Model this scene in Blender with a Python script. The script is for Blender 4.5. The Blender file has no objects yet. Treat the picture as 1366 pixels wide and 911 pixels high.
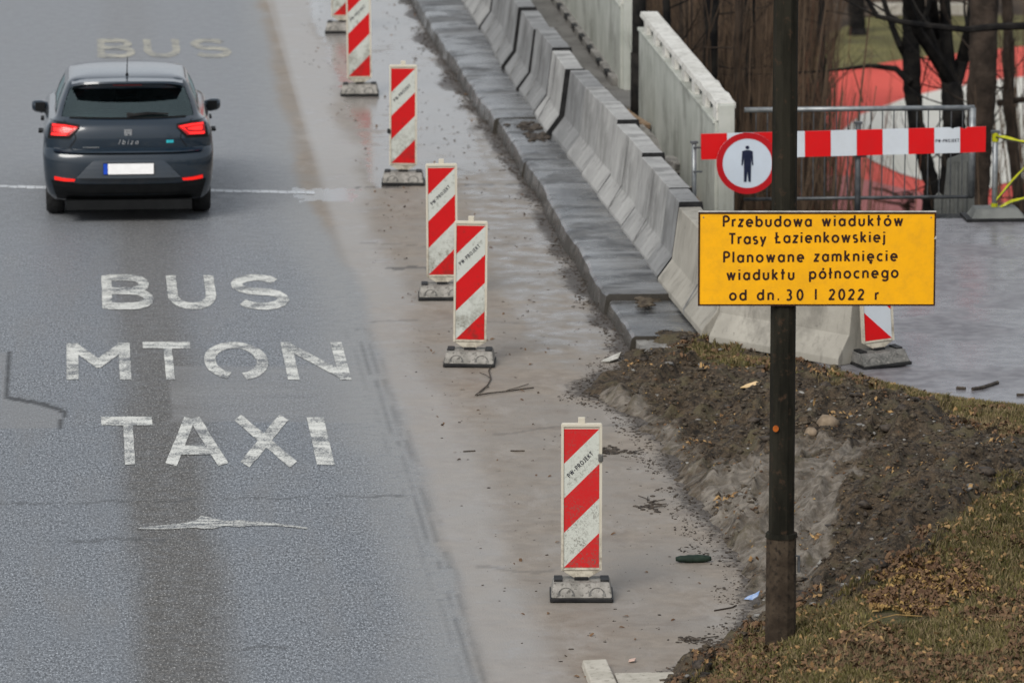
import bpy, bmesh, math, random
import numpy as np
from mathutils import Vector, noise as mnoise
random.seed(7); rng = np.random.default_rng(11)
R = math.radians
scene = bpy.context.scene
C = scene.collection

# ------------------------------------------------------------------ camera
FPX, CAMH, PITCH, YAW = 7589.0, 8.9, R(10.12), R(4.38)
cam_d = bpy.data.cameras.new('camera'); cam = bpy.data.objects.new('camera', cam_d); C.objects.link(cam)
cam.location = (0, 0, CAMH); cam.rotation_euler = (R(90) - PITCH, 0, -YAW)
cam_d.sensor_width = 36; cam_d.lens = FPX / 1366 * 36
cam_d.clip_start = 1; cam_d.clip_end = 3000
cam_d.dof.use_dof = True; cam_d.dof.focus_distance = 41.5; cam_d.dof.aperture_fstop = 4.2
scene.camera = cam

# ------------------------------------------------------------------ overcast sky, one weak sun, exposure
world = bpy.data.worlds.new('World'); scene.world = world; world.use_nodes = True
wn, wl = world.node_tree.nodes, world.node_tree.links
wn.clear()
sky = wn.new('ShaderNodeTexSky'); sky.sky_type = 'NISHITA'; sky.sun_disc = False
SUN_EL, SUN_ROT = R(40), R(212)
sky.sun_elevation = SUN_EL; sky.sun_rotation = SUN_ROT
sky.dust_density = 4.0; sky.air_density = 1.0; sky.ozone_density = 1.0
hs = wn.new('ShaderNodeHueSaturation'); hs.inputs['Saturation'].default_value = 0.38
bg = wn.new('ShaderNodeBackground'); bg.inputs[1].default_value = 0.075
wo = wn.new('ShaderNodeOutputWorld')
cm = wn.new('ShaderNodeMix'); cm.data_type = 'RGBA'; cm.inputs[0].default_value = .6   # cloud deck evens the sky out
cm.inputs[7].default_value = (6.6, 7.0, 7.5, 1)
wl.new(sky.outputs[0], hs.inputs['Color']); wl.new(hs.outputs[0], cm.inputs[6]); wl.new(cm.outputs[2], bg.inputs[0]); wl.new(bg.outputs[0], wo.inputs[0])
sl = bpy.data.lights.new('sun', 'SUN'); sl.energy = 1.5; sl.angle = R(28); sl.color = (1.0, 0.96, 0.9)
so = bpy.data.objects.new('sun', sl); C.objects.link(so)
sd = Vector((math.sin(SUN_ROT) * math.cos(SUN_EL), math.cos(SUN_ROT) * math.cos(SUN_EL), math.sin(SUN_EL)))
so.rotation_euler = sd.to_track_quat('Z', 'Y').to_euler()
scene.view_settings.view_transform = 'Standard'; scene.view_settings.look = 'None'
scene.view_settings.exposure = 0.62; scene.view_settings.gamma = 1.0
scene.render.resolution_x = 1024; scene.render.resolution_y = 682

# ------------------------------------------------------------------ survey helpers: photo point -> place on a real plane
_f = (math.sin(YAW) * math.cos(PITCH), math.cos(YAW) * math.cos(PITCH), -math.sin(PITCH))
_r = (math.cos(YAW), -math.sin(YAW), 0.0)
_u = (math.sin(YAW) * math.sin(PITCH), math.cos(YAW) * math.sin(PITCH), math.cos(PITCH))
def ray(px, py):
    u = px - 683; v = py - 455.5
    return [FPX * _f[i] + u * _r[i] - v * _u[i] for i in range(3)]
def W(px, py, z=0.0):
    d = ray(px, py); t = (z - CAMH) / d[2]
    return Vector((d[0] * t, d[1] * t, z))
def WY(px, py, Y):
    d = ray(px, py); t = Y / d[1]
    return Vector((d[0] * t, Y, CAMH + d[2] * t))
def proj(x, y, z):
    z = z - CAMH
    de = x * _f[0] + y * _f[1] + z * _f[2]
    a = x * _r[0] + y * _r[1]
    b = x * _u[0] + y * _u[1] + z * _u[2]
    return 683 + FPX * a / de, 455.5 - FPX * b / de
def inpoly(px, py, poly):
    inside = np.zeros(np.shape(px), bool); n = len(poly); j = n - 1
    for i in range(n):
        xi, yi = poly[i]; xj, yj = poly[j]
        c = ((yi > py) != (yj > py)) & (px < (xj - xi) * (py - yi) / (yj - yi + 1e-9) + xi)
        inside ^= c; j = i
    return inside
# numpy value noise
_tab = rng.random((256, 256))
def vnoise(x, y):
    xi = np.floor(x).astype(int); yi = np.floor(y).astype(int)
    fx = x - xi; fy = y - yi; fx = fx * fx * (3 - 2 * fx); fy = fy * fy * (3 - 2 * fy)
    a = _tab[xi % 256, yi % 256]; b = _tab[(xi + 1) % 256, yi % 256]
    c = _tab[xi % 256, (yi + 1) % 256]; d = _tab[(xi + 1) % 256, (yi + 1) % 256]
    return (a * (1 - fx) + b * fx) * (1 - fy) + (c * (1 - fx) + d * fx) * fy
def fbm(x, y, o=4):
    s = 0; a = .5; t = 0
    for k in range(o):
        s = s + a * vnoise(x * 2 ** k + 17.3 * k, y * 2 ** k + 5.7 * k); t += a; a *= .5
    return s / t
def sst(a, b, x):
    t = np.clip((x - a) / (b - a + 1e-12), 0, 1); return t * t * (3 - 2 * t)

# ------------------------------------------------------------------ node material helpers
class NM:
    def __init__(s, name):
        s.m = bpy.data.materials.new(name); s.m.use_nodes = True
        s.t = s.m.node_tree; s.n = s.t.nodes; s.l = s.t.links
        s.b = s.n['Principled BSDF']
    def node(s, typ, **kw):
        n = s.n.new(typ)
        for k, v in kw.items(): setattr(n, k, v)
        return n
    def put(s, sock, v):
        if isinstance(v, (bpy.types.NodeSocket,)): s.l.new(v, sock)
        elif isinstance(v, (tuple, list)) and len(v) == 3 and sock.type == 'RGBA': sock.default_value = (*v, 1)
        else: sock.default_value = v
    def noise(s, scale, detail=4, rough=.6, co=None, dist=0):
        n = s.node('ShaderNodeTexNoise'); n.inputs['Scale'].default_value = scale
        n.inputs['Detail'].default_value = detail; n.inputs['Roughness'].default_value = rough
        n.inputs['Distortion'].default_value = dist
        s.l.new(co if co else s.co(), n.inputs['Vector']); return n.outputs['Fac']
    def co(s, scale=None):
        if not hasattr(s, '_co'):
            s._co = s.node('ShaderNodeTexCoord').outputs['Object']
        if scale is None: return s._co
        m = s.node('ShaderNodeMapping'); m.inputs['Scale'].default_value = scale
        s.l.new(s._co, m.inputs['Vector']); return m.outputs[0]
    def ramp(s, fac, lo, hi, a=0., b=1.):
        n = s.node('ShaderNodeMapRange'); n.interpolation_type = 'SMOOTHSTEP'
        s.put(n.inputs[0], fac)
        for i, v in enumerate((lo, hi, a, b)): s.put(n.inputs[i + 1], v)
        return n.outputs[0]
    def mix(s, fac, a, b, mode='MIX'):
        n = s.node('ShaderNodeMix', data_type='RGBA', blend_type=mode)
        s.put(n.inputs[0], fac); s.put(n.inputs[6], a); s.put(n.inputs[7], b); return n.outputs[2]
    def math(s, op, a, b=0.):
        n = s.node('ShaderNodeMath', operation=op); s.put(n.inputs[0], a); s.put(n.inputs[1], b); return n.outputs[0]
    def attr(s, name):
        n = s.node('ShaderNodeAttribute'); n.attribute_name = name; return n.outputs['Fac']
    def bump(s, h, strength=.4, dist=.01):
        n = s.node('ShaderNodeBump'); n.inputs['Strength'].default_value = strength; n.inputs['Distance'].default_value = dist
        s.l.new(h, n.inputs['Height']); s.l.new(n.outputs[0], s.b.inputs['Normal'])
    def out(s, col=None, rough=None, metal=None, spec=None):
        if col is not None: s.put(s.b.inputs['Base Color'], col)
        if rough is not None: s.put(s.b.inputs['Roughness'], rough)
        if metal is not None: s.put(s.b.inputs['Metallic'], metal)
        if spec is not None: s.put(s.b.inputs['Specular IOR Level'], spec)
        return s.m
def mk(name, c1, c2, scale=6, rough=.6, bs=40, bstr=.25, bd=.004, metal=0, c3=None, lo=.35, hi=.65, spec=.25):
    m = NM(name)
    col = m.mix(m.ramp(m.noise(scale, 6), lo, hi), c1, c2)
    if c3: col = m.mix(m.ramp(m.noise(scale * 4.3, 5), .52, .68), col, c3)
    if bstr: m.bump(m.noise(bs, 4), bstr, bd)
    return m.out(col, rough, metal, spec)

M = {}
# --- road: asphalt lane + dirty shoulder, driven by real patches of wear stored on the sheet
def road_material(name, kind):
    m = NM(name)
    mid = m.noise(7, 5, .6); big = m.noise(.9, 4, .6)
    speck = m.noise(44, 3, .75, co=m.co((1, .36, 1))); fine = m.noise(76, 2, .6, co=m.co((1, .3, 1)))
    asp = m.mix(m.ramp(speck, .38, .62), (.052, .057, .064), (.20, .215, .235))
    asp = m.mix(m.ramp(fine, .56, .66, 0, .8), asp, (.46, .49, .52))
    asp = m.mix(m.ramp(fine, .42, .34, 0, .8), asp, (.014, .015, .017))
    asp = m.mix(m.ramp(m.noise(1.6, 5, .65, co=m.co((1.6, .25, 1))), .45, .7, 0, .45), asp, (.15, .148, .145))
    asp = m.mix(m.ramp(big, .3, .7, 0, .35), asp, (.13, .145, .165))
    if kind == 'road':
        st = m.attr('stripe')
        stc = m.mix(m.ramp(speck, .4, .66), (.042, .038, .033), (.13, .122, .11))
        stc = m.mix(m.ramp(fine, .59, .68), stc, (.36, .355, .34))
        asp = m.mix(m.math('MULTIPLY', st, m.ramp(mid, .2, .6, .75, .97)), asp, stc)
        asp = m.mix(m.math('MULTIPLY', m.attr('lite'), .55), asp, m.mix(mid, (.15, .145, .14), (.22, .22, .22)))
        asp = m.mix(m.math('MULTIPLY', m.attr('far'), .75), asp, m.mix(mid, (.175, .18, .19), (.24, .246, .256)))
        con = m.mix(m.ramp(mid, .3, .7), (.185, .152, .118), (.26, .222, .182))
        con = m.mix(m.ramp(big, .35, .65, 0, .7), con, (.225, .207, .186))
        con = m.mix(m.ramp(m.noise(1.7, 7, .72, dist=.5), .50, .70, 0, .55), con, (.15, .122, .098))
        con = m.mix(m.ramp(m.noise(2.6, 6, .7, co=m.co((1.0, .4, 1))), .52, .68, 0, .45), con, (.31, .285, .26))
        con = m.mix(m.ramp(m.noise(3.1, 8, .8, dist=1.5), .62, .70, 0, .5), con, (.09, .073, .058))
        con = m.mix(m.ramp(m.noise(22, 6, .7), .60, .72, 0, .6), con, (.08, .065, .052))
        con = m.mix(m.ramp(m.noise(110, 3, .7), .6, .75, 0, .5), con, (.09, .08, .07))
        con = m.mix(m.math('MULTIPLY', m.attr('pale'), .8), con, (.36, .355, .35))
        asp = m.mix(m.math('MULTIPLY', m.attr('dust'), m.ramp(m.noise(9, 6, .7), .25, .6, .45, 1.0)), asp, m.mix(mid, (.20, .20, .195), (.27, .27, .265)))
        col = m.mix(m.attr('asph'), con, asp)
        mudn = m.ramp(m.math('ADD', m.attr('mud'), m.math('MULTIPLY', m.math('SUBTRACT', m.noise(16, 6, .7), .5), .9)), .35, .62)
        mudc = m.mix(m.noise(60, 3), (.028, .022, .018), (.085, .068, .052))
        col = m.mix(mudn, col, mudc)
        crackn = m.attr('crack')
        col = m.mix(crackn, col, (.02, .02, .02))
        wet = m.attr('wet')
        wn_ = m.ramp(m.math('ADD', wet, m.math('MULTIPLY', m.math('SUBTRACT', m.noise(3.2, 5, .6), .5), .8)), .4, .7)
        wn_ = m.math('MULTIPLY', wn_, m.math('SUBTRACT', 1., m.math('MULTIPLY', mudn, .7)))
        col = m.mix(m.math('MULTIPLY', wn_, .25), col, (.15, .155, .165))
        rg = m.math('ADD', m.math('MULTIPLY', m.attr('asph'), -.12), .62)
        rg = m.math('ADD', rg, m.ramp(mid, .3, .7, -.06, .08))
        n = m.node('ShaderNodeMix', data_type='FLOAT'); m.put(n.inputs[0], wn_); m.put(n.inputs[2], rg); m.put(n.inputs[3], .16)
        rg = n.outputs[0]
        h = m.math('MULTIPLY', m.math('ADD', speck, m.math('MULTIPLY', fine, .6)), m.math('SUBTRACT', 1.05, wn_))
        bmp = m.node('ShaderNodeBump'); m.put(bmp.inputs['Strength'], m.math('SUBTRACT', .45, m.math('MULTIPLY', m.attr('far'), .38))); bmp.inputs['Distance'].default_value = .006
        m.l.new(h, bmp.inputs['Height']); m.l.new(bmp.outputs[0], m.b.inputs['Normal'])
        return m.out(col, rg, spec=.4)
    if kind == 'path':
        wetn = m.ramp(m.noise(.8, 5, .6), .3, .6)
        col = m.mix(m.ramp(mid, .35, .65), (.115, .11, .12), (.185, .18, .19))
        col = m.mix(m.ramp(m.noise(26, 5, .7), .64, .74, 0, .6), col, (.05, .045, .045))
        m.bump(speck, .15, .004)
        return m.out(col, m.ramp(wetn, 0, 1, .5, .24))
M['road'] = road_material('wet asphalt and shoulder', 'road')
M['path'] = road_material('wet path asphalt', 'path')
# road paint worn through to asphalt
def paint(name, white, wearlo, wearhi, aniso=(1, 1, 1)):
    m = NM(name)
    speck = m.noise(62, 3, .75); fine = m.noise(150, 2, .6)
    asp = m.mix(m.ramp(speck, .36, .66), (.06, .064, .07), (.19, .2, .21))
    pw = m.mix(m.noise(5, 4), tuple(c * .8 for c in white), white)
    pw = m.mix(m.ramp(m.noise(2.5, 4, .6, co=m.co((.6, 3.2, 1))), .45, .62, 0, .45), pw, tuple(c * .55 for c in white))
    f = m.ramp(m.math('ADD', m.math('MULTIPLY', speck, .45), m.math('MULTIPLY', m.noise(3.5, 6, .7, co=m.co(aniso)), .55)), wearlo, wearhi)
    m.bump(m.math('ADD', speck, fine), .35, .005)
    return m.out(m.mix(f, asp, pw), .55)
M['paint'] = paint('worn road paint', (.72, .72, .67), .42, .55)
M['paint_old'] = paint('yellowed worn road paint', (.48, .45, .36), .40, .58)
M['paint_scuff'] = paint('scuffed road paint', (.60, .60, .56), .475, .53, (1.2, 6, 1))
M['concrete'] = mk('barrier concrete', (.31, .32, .325), (.43, .435, .43), 3.5, .75, 45, .3, .004, c3=(.24, .245, .25))
M['concrete_dark'] = mk('darker barrier concrete', (.22, .23, .24), (.31, .32, .33), 3, .75, 45, .3, .004, c3=(.17, .175, .18))
M['concrete_warm'] = mk('warm barrier concrete', (.40, .375, .33), (.50, .475, .43), 3, .75, 45, .3, .004, c3=(.29, .27, .24))
def streaked(name, a, b, c):
    m = NM(name)
    col = m.mix(m.ramp(m.noise(2.2, 5), .3, .7), a, b)
    col = m.mix(m.ramp(m.noise(3, 5, .7, co=m.co((3, 3, .35))), .5, .7, 0, .7), col, c)
    col = m.mix(m.ramp(m.noise(13, 6, .75), .62, .72, 0, .8), col, tuple(v * .45 for v in c))
    col = m.mix(m.ramp(m.noise(1.3, 6, .7), .5, .64, 0, .5), col, tuple(v * .7 for v in c)); m.bump(m.noise(40, 5), .3, .006); return m.out(col, .8, spec=.25)
M['parapet'] = streaked('painted parapet concrete', (.36, .375, .335), (.46, .47, .43), (.23, .235, .20))
M['parapet_white'] = mk('pale cream concrete', (.50, .49, .45), (.62, .61, .57), 3, .7, 40, .2, .004, c3=(.36, .35, .32))
M['bar_a'] = streaked('barrier concrete grey', (.235, .235, .23), (.34, .338, .328), (.155, .153, .148))
M['bar_b'] = streaked('barrier concrete dark', (.17, .172, .172), (.25, .252, .25), (.11, .11, .108))
M['bar_c'] = streaked('barrier concrete beige', (.27, .255, .22), (.36, .34, .295), (.18, .168, .145))
M['slab'] = None
def slabm():
    m = NM('wet kerb slab concrete')
    col = m.mix(m.ramp(m.noise(3, 6, .65), .3, .7), (.035, .036, .038), (.125, .125, .124))
    col = m.mix(m.ramp(m.noise(1.4, 4, .6, co=m.co((.5, 2.2, 1))), .5, .62, 0, .7), col, (.20, .205, .21))
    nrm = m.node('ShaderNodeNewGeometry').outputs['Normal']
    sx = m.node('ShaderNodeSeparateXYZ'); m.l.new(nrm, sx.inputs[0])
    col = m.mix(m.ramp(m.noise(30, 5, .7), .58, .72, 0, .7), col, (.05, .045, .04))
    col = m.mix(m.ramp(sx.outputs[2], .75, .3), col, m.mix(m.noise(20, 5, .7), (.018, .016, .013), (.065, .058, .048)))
    m.bump(m.noise(35, 5), .35, .006)
    return m.out(col, m.ramp(m.noise(2.0, 4), .38, .58, .6, .16))
M['slab'] = slabm()
def soilm():
    m = NM('bank soil')
    a = m.mix(m.ramp(m.noise(11, 7, .8), .38, .62), (.012, .009, .006), (.105, .074, .045))
    a = m.mix(m.ramp(m.noise(3.5, 5, .6), .5, .66, 0, .8), a, m.mix(m.noise(18, 5, .7), (.05, .047, .02), (.15, .12, .07)))
    a = m.mix(m.ramp(m.noise(55, 4, .7), .56, .70, 0, .8), a, (.19, .15, .105))
    sand = m.mix(m.ramp(m.noise(9, 6, .7, dist=.6), .35, .65), (.13, .112, .09), (.27, .238, .20))
    sand = m.mix(m.ramp(m.noise(38, 5, .7), .58, .70, 0, .7), sand, (.07, .055, .042))
    col = m.mix(m.ramp(m.math('ADD', m.attr('sand'), m.math('MULTIPLY', m.math('SUBTRACT', m.noise(6, 6, .7), .5), .9)), .35, .65), a, sand)
    g = m.mix(m.ramp(m.noise(25, 5, .7), .35, .65), (.040, .042, .014), (.105, .095, .034))
    g = m.mix(m.ramp(m.noise(4, 4, .6), .45, .6), g, (.09, .07, .035))
    col = m.mix(m.ramp(m.math('ADD', m.attr('grass'), m.math('MULTIPLY', m.math('SUBTRACT', m.noise(12, 5, .7), .5), .7)), .35, .65), col, g)
    m.bump(m.math('ADD', m.noise(30, 6, .75), m.math('MULTIPLY', m.noise(120, 3), .4)), .9, .02)
    return m.out(col, .85, spec=.3)
M['soil'] = soilm()
M['mud'] = mk('dark wet mud', (.022, .017, .013), (.07, .055, .042), 20, .6, 60, .6, .01)
M['clod'] = mk('clod', (.035, .026, .019), (.10, .08, .056), 18, .85, 60, .6, .01)
M['litter_ground'] = mk('leaf litter ground', (.028, .02, .014), (.07, .05, .034), .8, .95, 6, .5, .05, c3=(.14, .10, .065))
M['far_grass'] = mk('far winter grass', (.085, .078, .03), (.15, .135, .05), .35, .95, 6, .3, .05, c3=(.07, .06, .03))
M['red_court'] = mk('red painted surface', (.50, .060, .042), (.62, .085, .06), .25, .7, 5, .1, .01)
M['pink_court'] = mk('faded red surface', (.42, .15, .14), (.36, .12, .115), .3, .7, 5, .1, .01)
M['white_court'] = mk('white painted surface', (.48, .47, .41), (.58, .565, .51), .2, .7, 5, .1, .01)
M['bark'] = mk('dark bark', (.007, .007, .0075), (.022, .02, .018), 5, .9, 20, .7, .02, spec=.1)
M['bark_brown'] = mk('brown bark', (.022, .016, .012), (.055, .04, .03), 4, .9, 14, .8, .03)
M['twig'] = mk('brown stems', (.055, .036, .023), (.12, .082, .055), .6, .9, 0, 0)
M['twig_dark'] = mk('dark stems', (.03, .021, .015), (.07, .05, .036), .8, .9, 0, 0)
M['rust_stem'] = mk('reddish stems', (.11, .045, .028), (.17, .08, .05), .8, .9, 0, 0)
M['leaf'] = mk('fallen leaf', (.16, .085, .035), (.36, .23, .10), 9, .8, 0, 0)
M['leaf_brown'] = mk('brown leaf', (.075, .04, .022), (.16, .095, .05), 9, .8, 0, 0)
M['leaf_tan'] = mk('tan leaf', (.17, .10, .035), (.36, .235, .085), 9, .8, 0, 0)
M['grass'] = mk('grass blades', (.07, .066, .018), (.165, .14, .05), 3, .75, 0, 0)
M['dry_grass'] = mk('dry grass blades', (.12, .09, .045), (.22, .17, .09), 5, .8, 0, 0)
M['steel'] = mk('galvanised steel', (.20, .215, .225), (.30, .315, .32), 14, .45, 80, .1, .002, .6)
M['steel_dark'] = mk('dull dark steel', (.06, .065, .07), (.12, .125, .13), 10, .5, 80, .1, .002, .4)
M['pole'] = None
def polem():
    m = NM('dark weathered pole')
    col = m.mix(m.ramp(m.noise(3, 5, .6, co=m.co((3, 3, .5))), .35, .65), (.008, .0075, .005), (.022, .020, .014))
    col = m.mix(m.ramp(m.noise(16, 6, .7), .55, .7, 0, .8), col, (.06, .036, .022))
    m.bump(m.noise(30, 5, .7), .5, .006); return m.out(col, .8, spec=.12)
M['pole'] = polem()
M['pole_brown'] = mk('rusty brown sleeve', (.028, .02, .014), (.062, .046, .032), 7, .8, 30, .5, .006, c3=(.02, .016, .012), spec=.12)
def flat(name, c, dirt, amt=.5, rough=.4, sc=30, th=(.58, .70)):
    m = NM(name)
    col = m.mix(m.ramp(m.noise(2.2, 4), .3, .7, 0, .35), c, tuple(v * .75 for v in c))
    obj = m.node('ShaderNodeObjectInfo').outputs['Random']
    va = m.node('ShaderNodeVectorMath', operation='ADD'); m.l.new(m.co(), va.inputs[0]); m.l.new(m.math('MULTIPLY', obj, 37.), va.inputs[1]); cz_ = m.co(); cv = va.outputs[0]
    if amt:
        col = m.mix(m.ramp(m.noise(sc, 8, .8, co=cv), th[0], th[1], 0, amt), col, dirt)
        z = m.node('ShaderNodeSeparateXYZ'); m.l.new(m.co(), z.inputs[0])
        low = m.math('MULTIPLY', m.ramp(z.outputs[2], .8, .25), m.ramp(m.noise(9, 6, .8, co=cv), .4, .7, 0, min(1, amt * 1.3)))
        col = m.mix(low, col, dirt)
    m.bump(m.noise(90, 3), .08, .002)
    return m.out(col, rough, spec=.3)
M['sheet_red'] = flat('red reflective sheeting', (.52, .002, .004), (.13, .02, .014), .6, .45, 20, (.54, .68))
M['sheet_white'] = flat('white reflective sheeting', (.50, .52, .48), (.15, .14, .11), .85, .45, 20, (.53, .66))
M['plastic_cream'] = flat('cream plastic frame', (.54, .50, .41), (.20, .17, .13), .75, .5)
M['bar_red'] = flat('bright red sheeting', (.60, .003, .005), (.4, .02, .02), .15, .4)
M['bar_white'] = flat('clean white sheeting', (.54, .58, .62), (.4, .42, .42), .15, .4)
M['rubber'] = mk('dirty recycled rubber', (.075, .075, .07), (.15, .145, .135), 12, .75, 60, .5, .006, c3=(.21, .20, .185))
M['rubber_pale'] = mk('dusty rubber', (.17, .162, .145), (.29, .275, .25), 8, .8, 50, .4, .006, c3=(.09, .085, .075))
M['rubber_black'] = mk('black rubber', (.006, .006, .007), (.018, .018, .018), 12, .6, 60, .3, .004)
M['ink'] = mk('dark print', (.012, .012, .02), (.03, .03, .04), 20, .5, 0, 0)
M['ink_brown'] = mk('dark brown lettering', (.022, .008, .005), (.035, .012, .006), 20, .5, 0, 0)
M['sign_yellow'] = flat('yellow sign sheeting', (.90, .43, .002), (.45, .22, .02), .22, .45, 14)
M['figure_blue'] = mk('navy print', (.006, .010, .028), (.012, .016, .04), 20, .4, 0, 0)
M['disc_red'] = flat('dark red ring', (.40, .003, .008), (.3, .02, .02), .15, .4)
M['disc_white'] = flat('white disc', (.50, .56, .63), (.4, .42, .42), .1, .4)
M['grey_sheet'] = mk('grey weathered sheet', (.10, .105, .10), (.16, .165, .155), 3, .6, 20, .2, .01, .2)
M['timber'] = mk('raw timber', (.16, .105, .065), (.28, .20, .13), 8, .8, 30, .4, .006)
M['rubble'] = mk('broken concrete', (.16, .155, .145), (.28, .27, .25), 7, .85, 25, .6, .01, c3=(.08, .07, .06))
M['walk'] = mk('bare walkway screed', (.13, .125, .115), (.185, .178, .165), 1.4, .8, 30, .4, .008, c3=(.09, .085, .078))
M['stone_pale'] = mk('pale kerb stone', (.38, .355, .30), (.47, .44, .38), 6, .8, 40, .4, .006, c3=(.26, .24, .2))
M['tape'] = mk('yellow black tape', (.30, .31, .008), (.42, .42, .015), 9, .4, 0, 0)
M['tape_black'] = mk('black tape band', (.015, .015, .01), (.03, .03, .02), 9, .4, 0, 0)
M['green_cloth'] = mk('green cloth', (.010, .020, .014), (.02, .035, .024), 15, .7, 40, .4, .005)
M['blue_plastic'] = mk('light blue plastic', (.20, .30, .52), (.38, .46, .62), 30, .4, 0, 0)
M['paper'] = mk('pale litter', (.35, .34, .30), (.5, .48, .44), 20, .6, 0, 0)
M['orange'] = mk('orange sticker', (.40, .10, .01), (.3, .07, .01), 20, .6, 0, 0)
# car
def carpaint():
    m = NM('slate blue metallic paint')
    m.b.inputs['Coat Weight'].default_value = 1.0; m.b.inputs['Coat Roughness'].default_value = .06
    z = m.node('ShaderNodeSeparateXYZ'); m.l.new(m.co(), z.inputs[0])
    col = m.mix(m.noise(300, 2), (.003, .011, .022), (.005, .016, .029))
    col = m.mix(m.math('MULTIPLY', m.ramp(z.outputs[2], .75, .3), m.ramp(m.noise(5, 5), .3, .7, .1, .45)), col, (.045, .044, .042))
    return m.out(col, .30, .1, spec=.3)
M['car'] = carpaint()
M['car_black'] = mk('black car plastic', (.003, .0035, .004), (.006, .0065, .007), 10, .6, 60, .1, .002, spec=.2)
M['tyre'] = mk('tyre rubber', (.012, .012, .012), (.025, .025, .025), 20, .75, 60, .3, .003)
M['rim'] = mk('alloy rim', (.25, .26, .27), (.35, .36, .37), 20, .35, 0, 0, metal=.8)
M['seat'] = mk('dark seat cloth', (.022, .028, .030), (.04, .046, .05), 20, .8, 60, .2, .002)
M['chrome'] = mk('chrome', (.62, .63, .65), (.7, .71, .72), 20, .2, 0, 0, metal=1)
M['plate_white'] = mk('white plate', (.85, .84, .83), (.9, .89, .88), 20, .4, 0, 0)
M['plate_blue'] = mk('blue plate band', (.01, .06, .42), (.015, .07, .5), 20, .4, 0, 0)
M['teal'] = mk('teal badge', (.02, .30, .38), (.03, .4, .45), 20, .4, 0, 0)
def glass():
    m = NM('tinted car glass')
    tr = m.node('ShaderNodeBsdfTransparent'); tr.inputs[0].default_value = (.66, .82, .82, 1)
    gl = m.node('ShaderNodeBsdfGlossy'); gl.inputs['Roughness'].default_value = .03
    fr = m.node('ShaderNodeFresnel'); fr.inputs[0].default_value = 2.0; gl.inputs[0].default_value = (.75, .95, .95, 1)
    mx = m.node('ShaderNodeMixShader'); m.l.new(fr.outputs[0], mx.inputs[0])
    m.l.new(tr.outputs[0], mx.inputs[1]); m.l.new(gl.outputs[0], mx.inputs[2])
    m.l.new(mx.outputs[0], m.n['Material Output'].inputs[0]); return m.m
M['glass'] = glass()
def lamp(name, col, e):
    m = NM(name); m.out(col, .2)
    m.b.inputs['Emission Color'].default_value = (*col, 1); m.b.inputs['Emission Strength'].default_value = e
    return m.m
M['lamp_bright'] = lamp('lit tail lamp', (1.0, .012, .010), 1.15)
M['lamp_dim'] = lamp('tail lamp lens', (.30, .001, .002), .07)
M['lamp_bright2'] = lamp('lit lamp core', (1.0, .03, .02), 1.4)
M['lens_off'] = mk('unlit dark red lens', (.05, .004, .005), (.07, .005, .006), 20, .3, 0, 0)
M['reflector'] = lamp('red reflector', (.75, .01, .005), .35)  # no lamp inside; a faint glow is put in by emission

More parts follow.
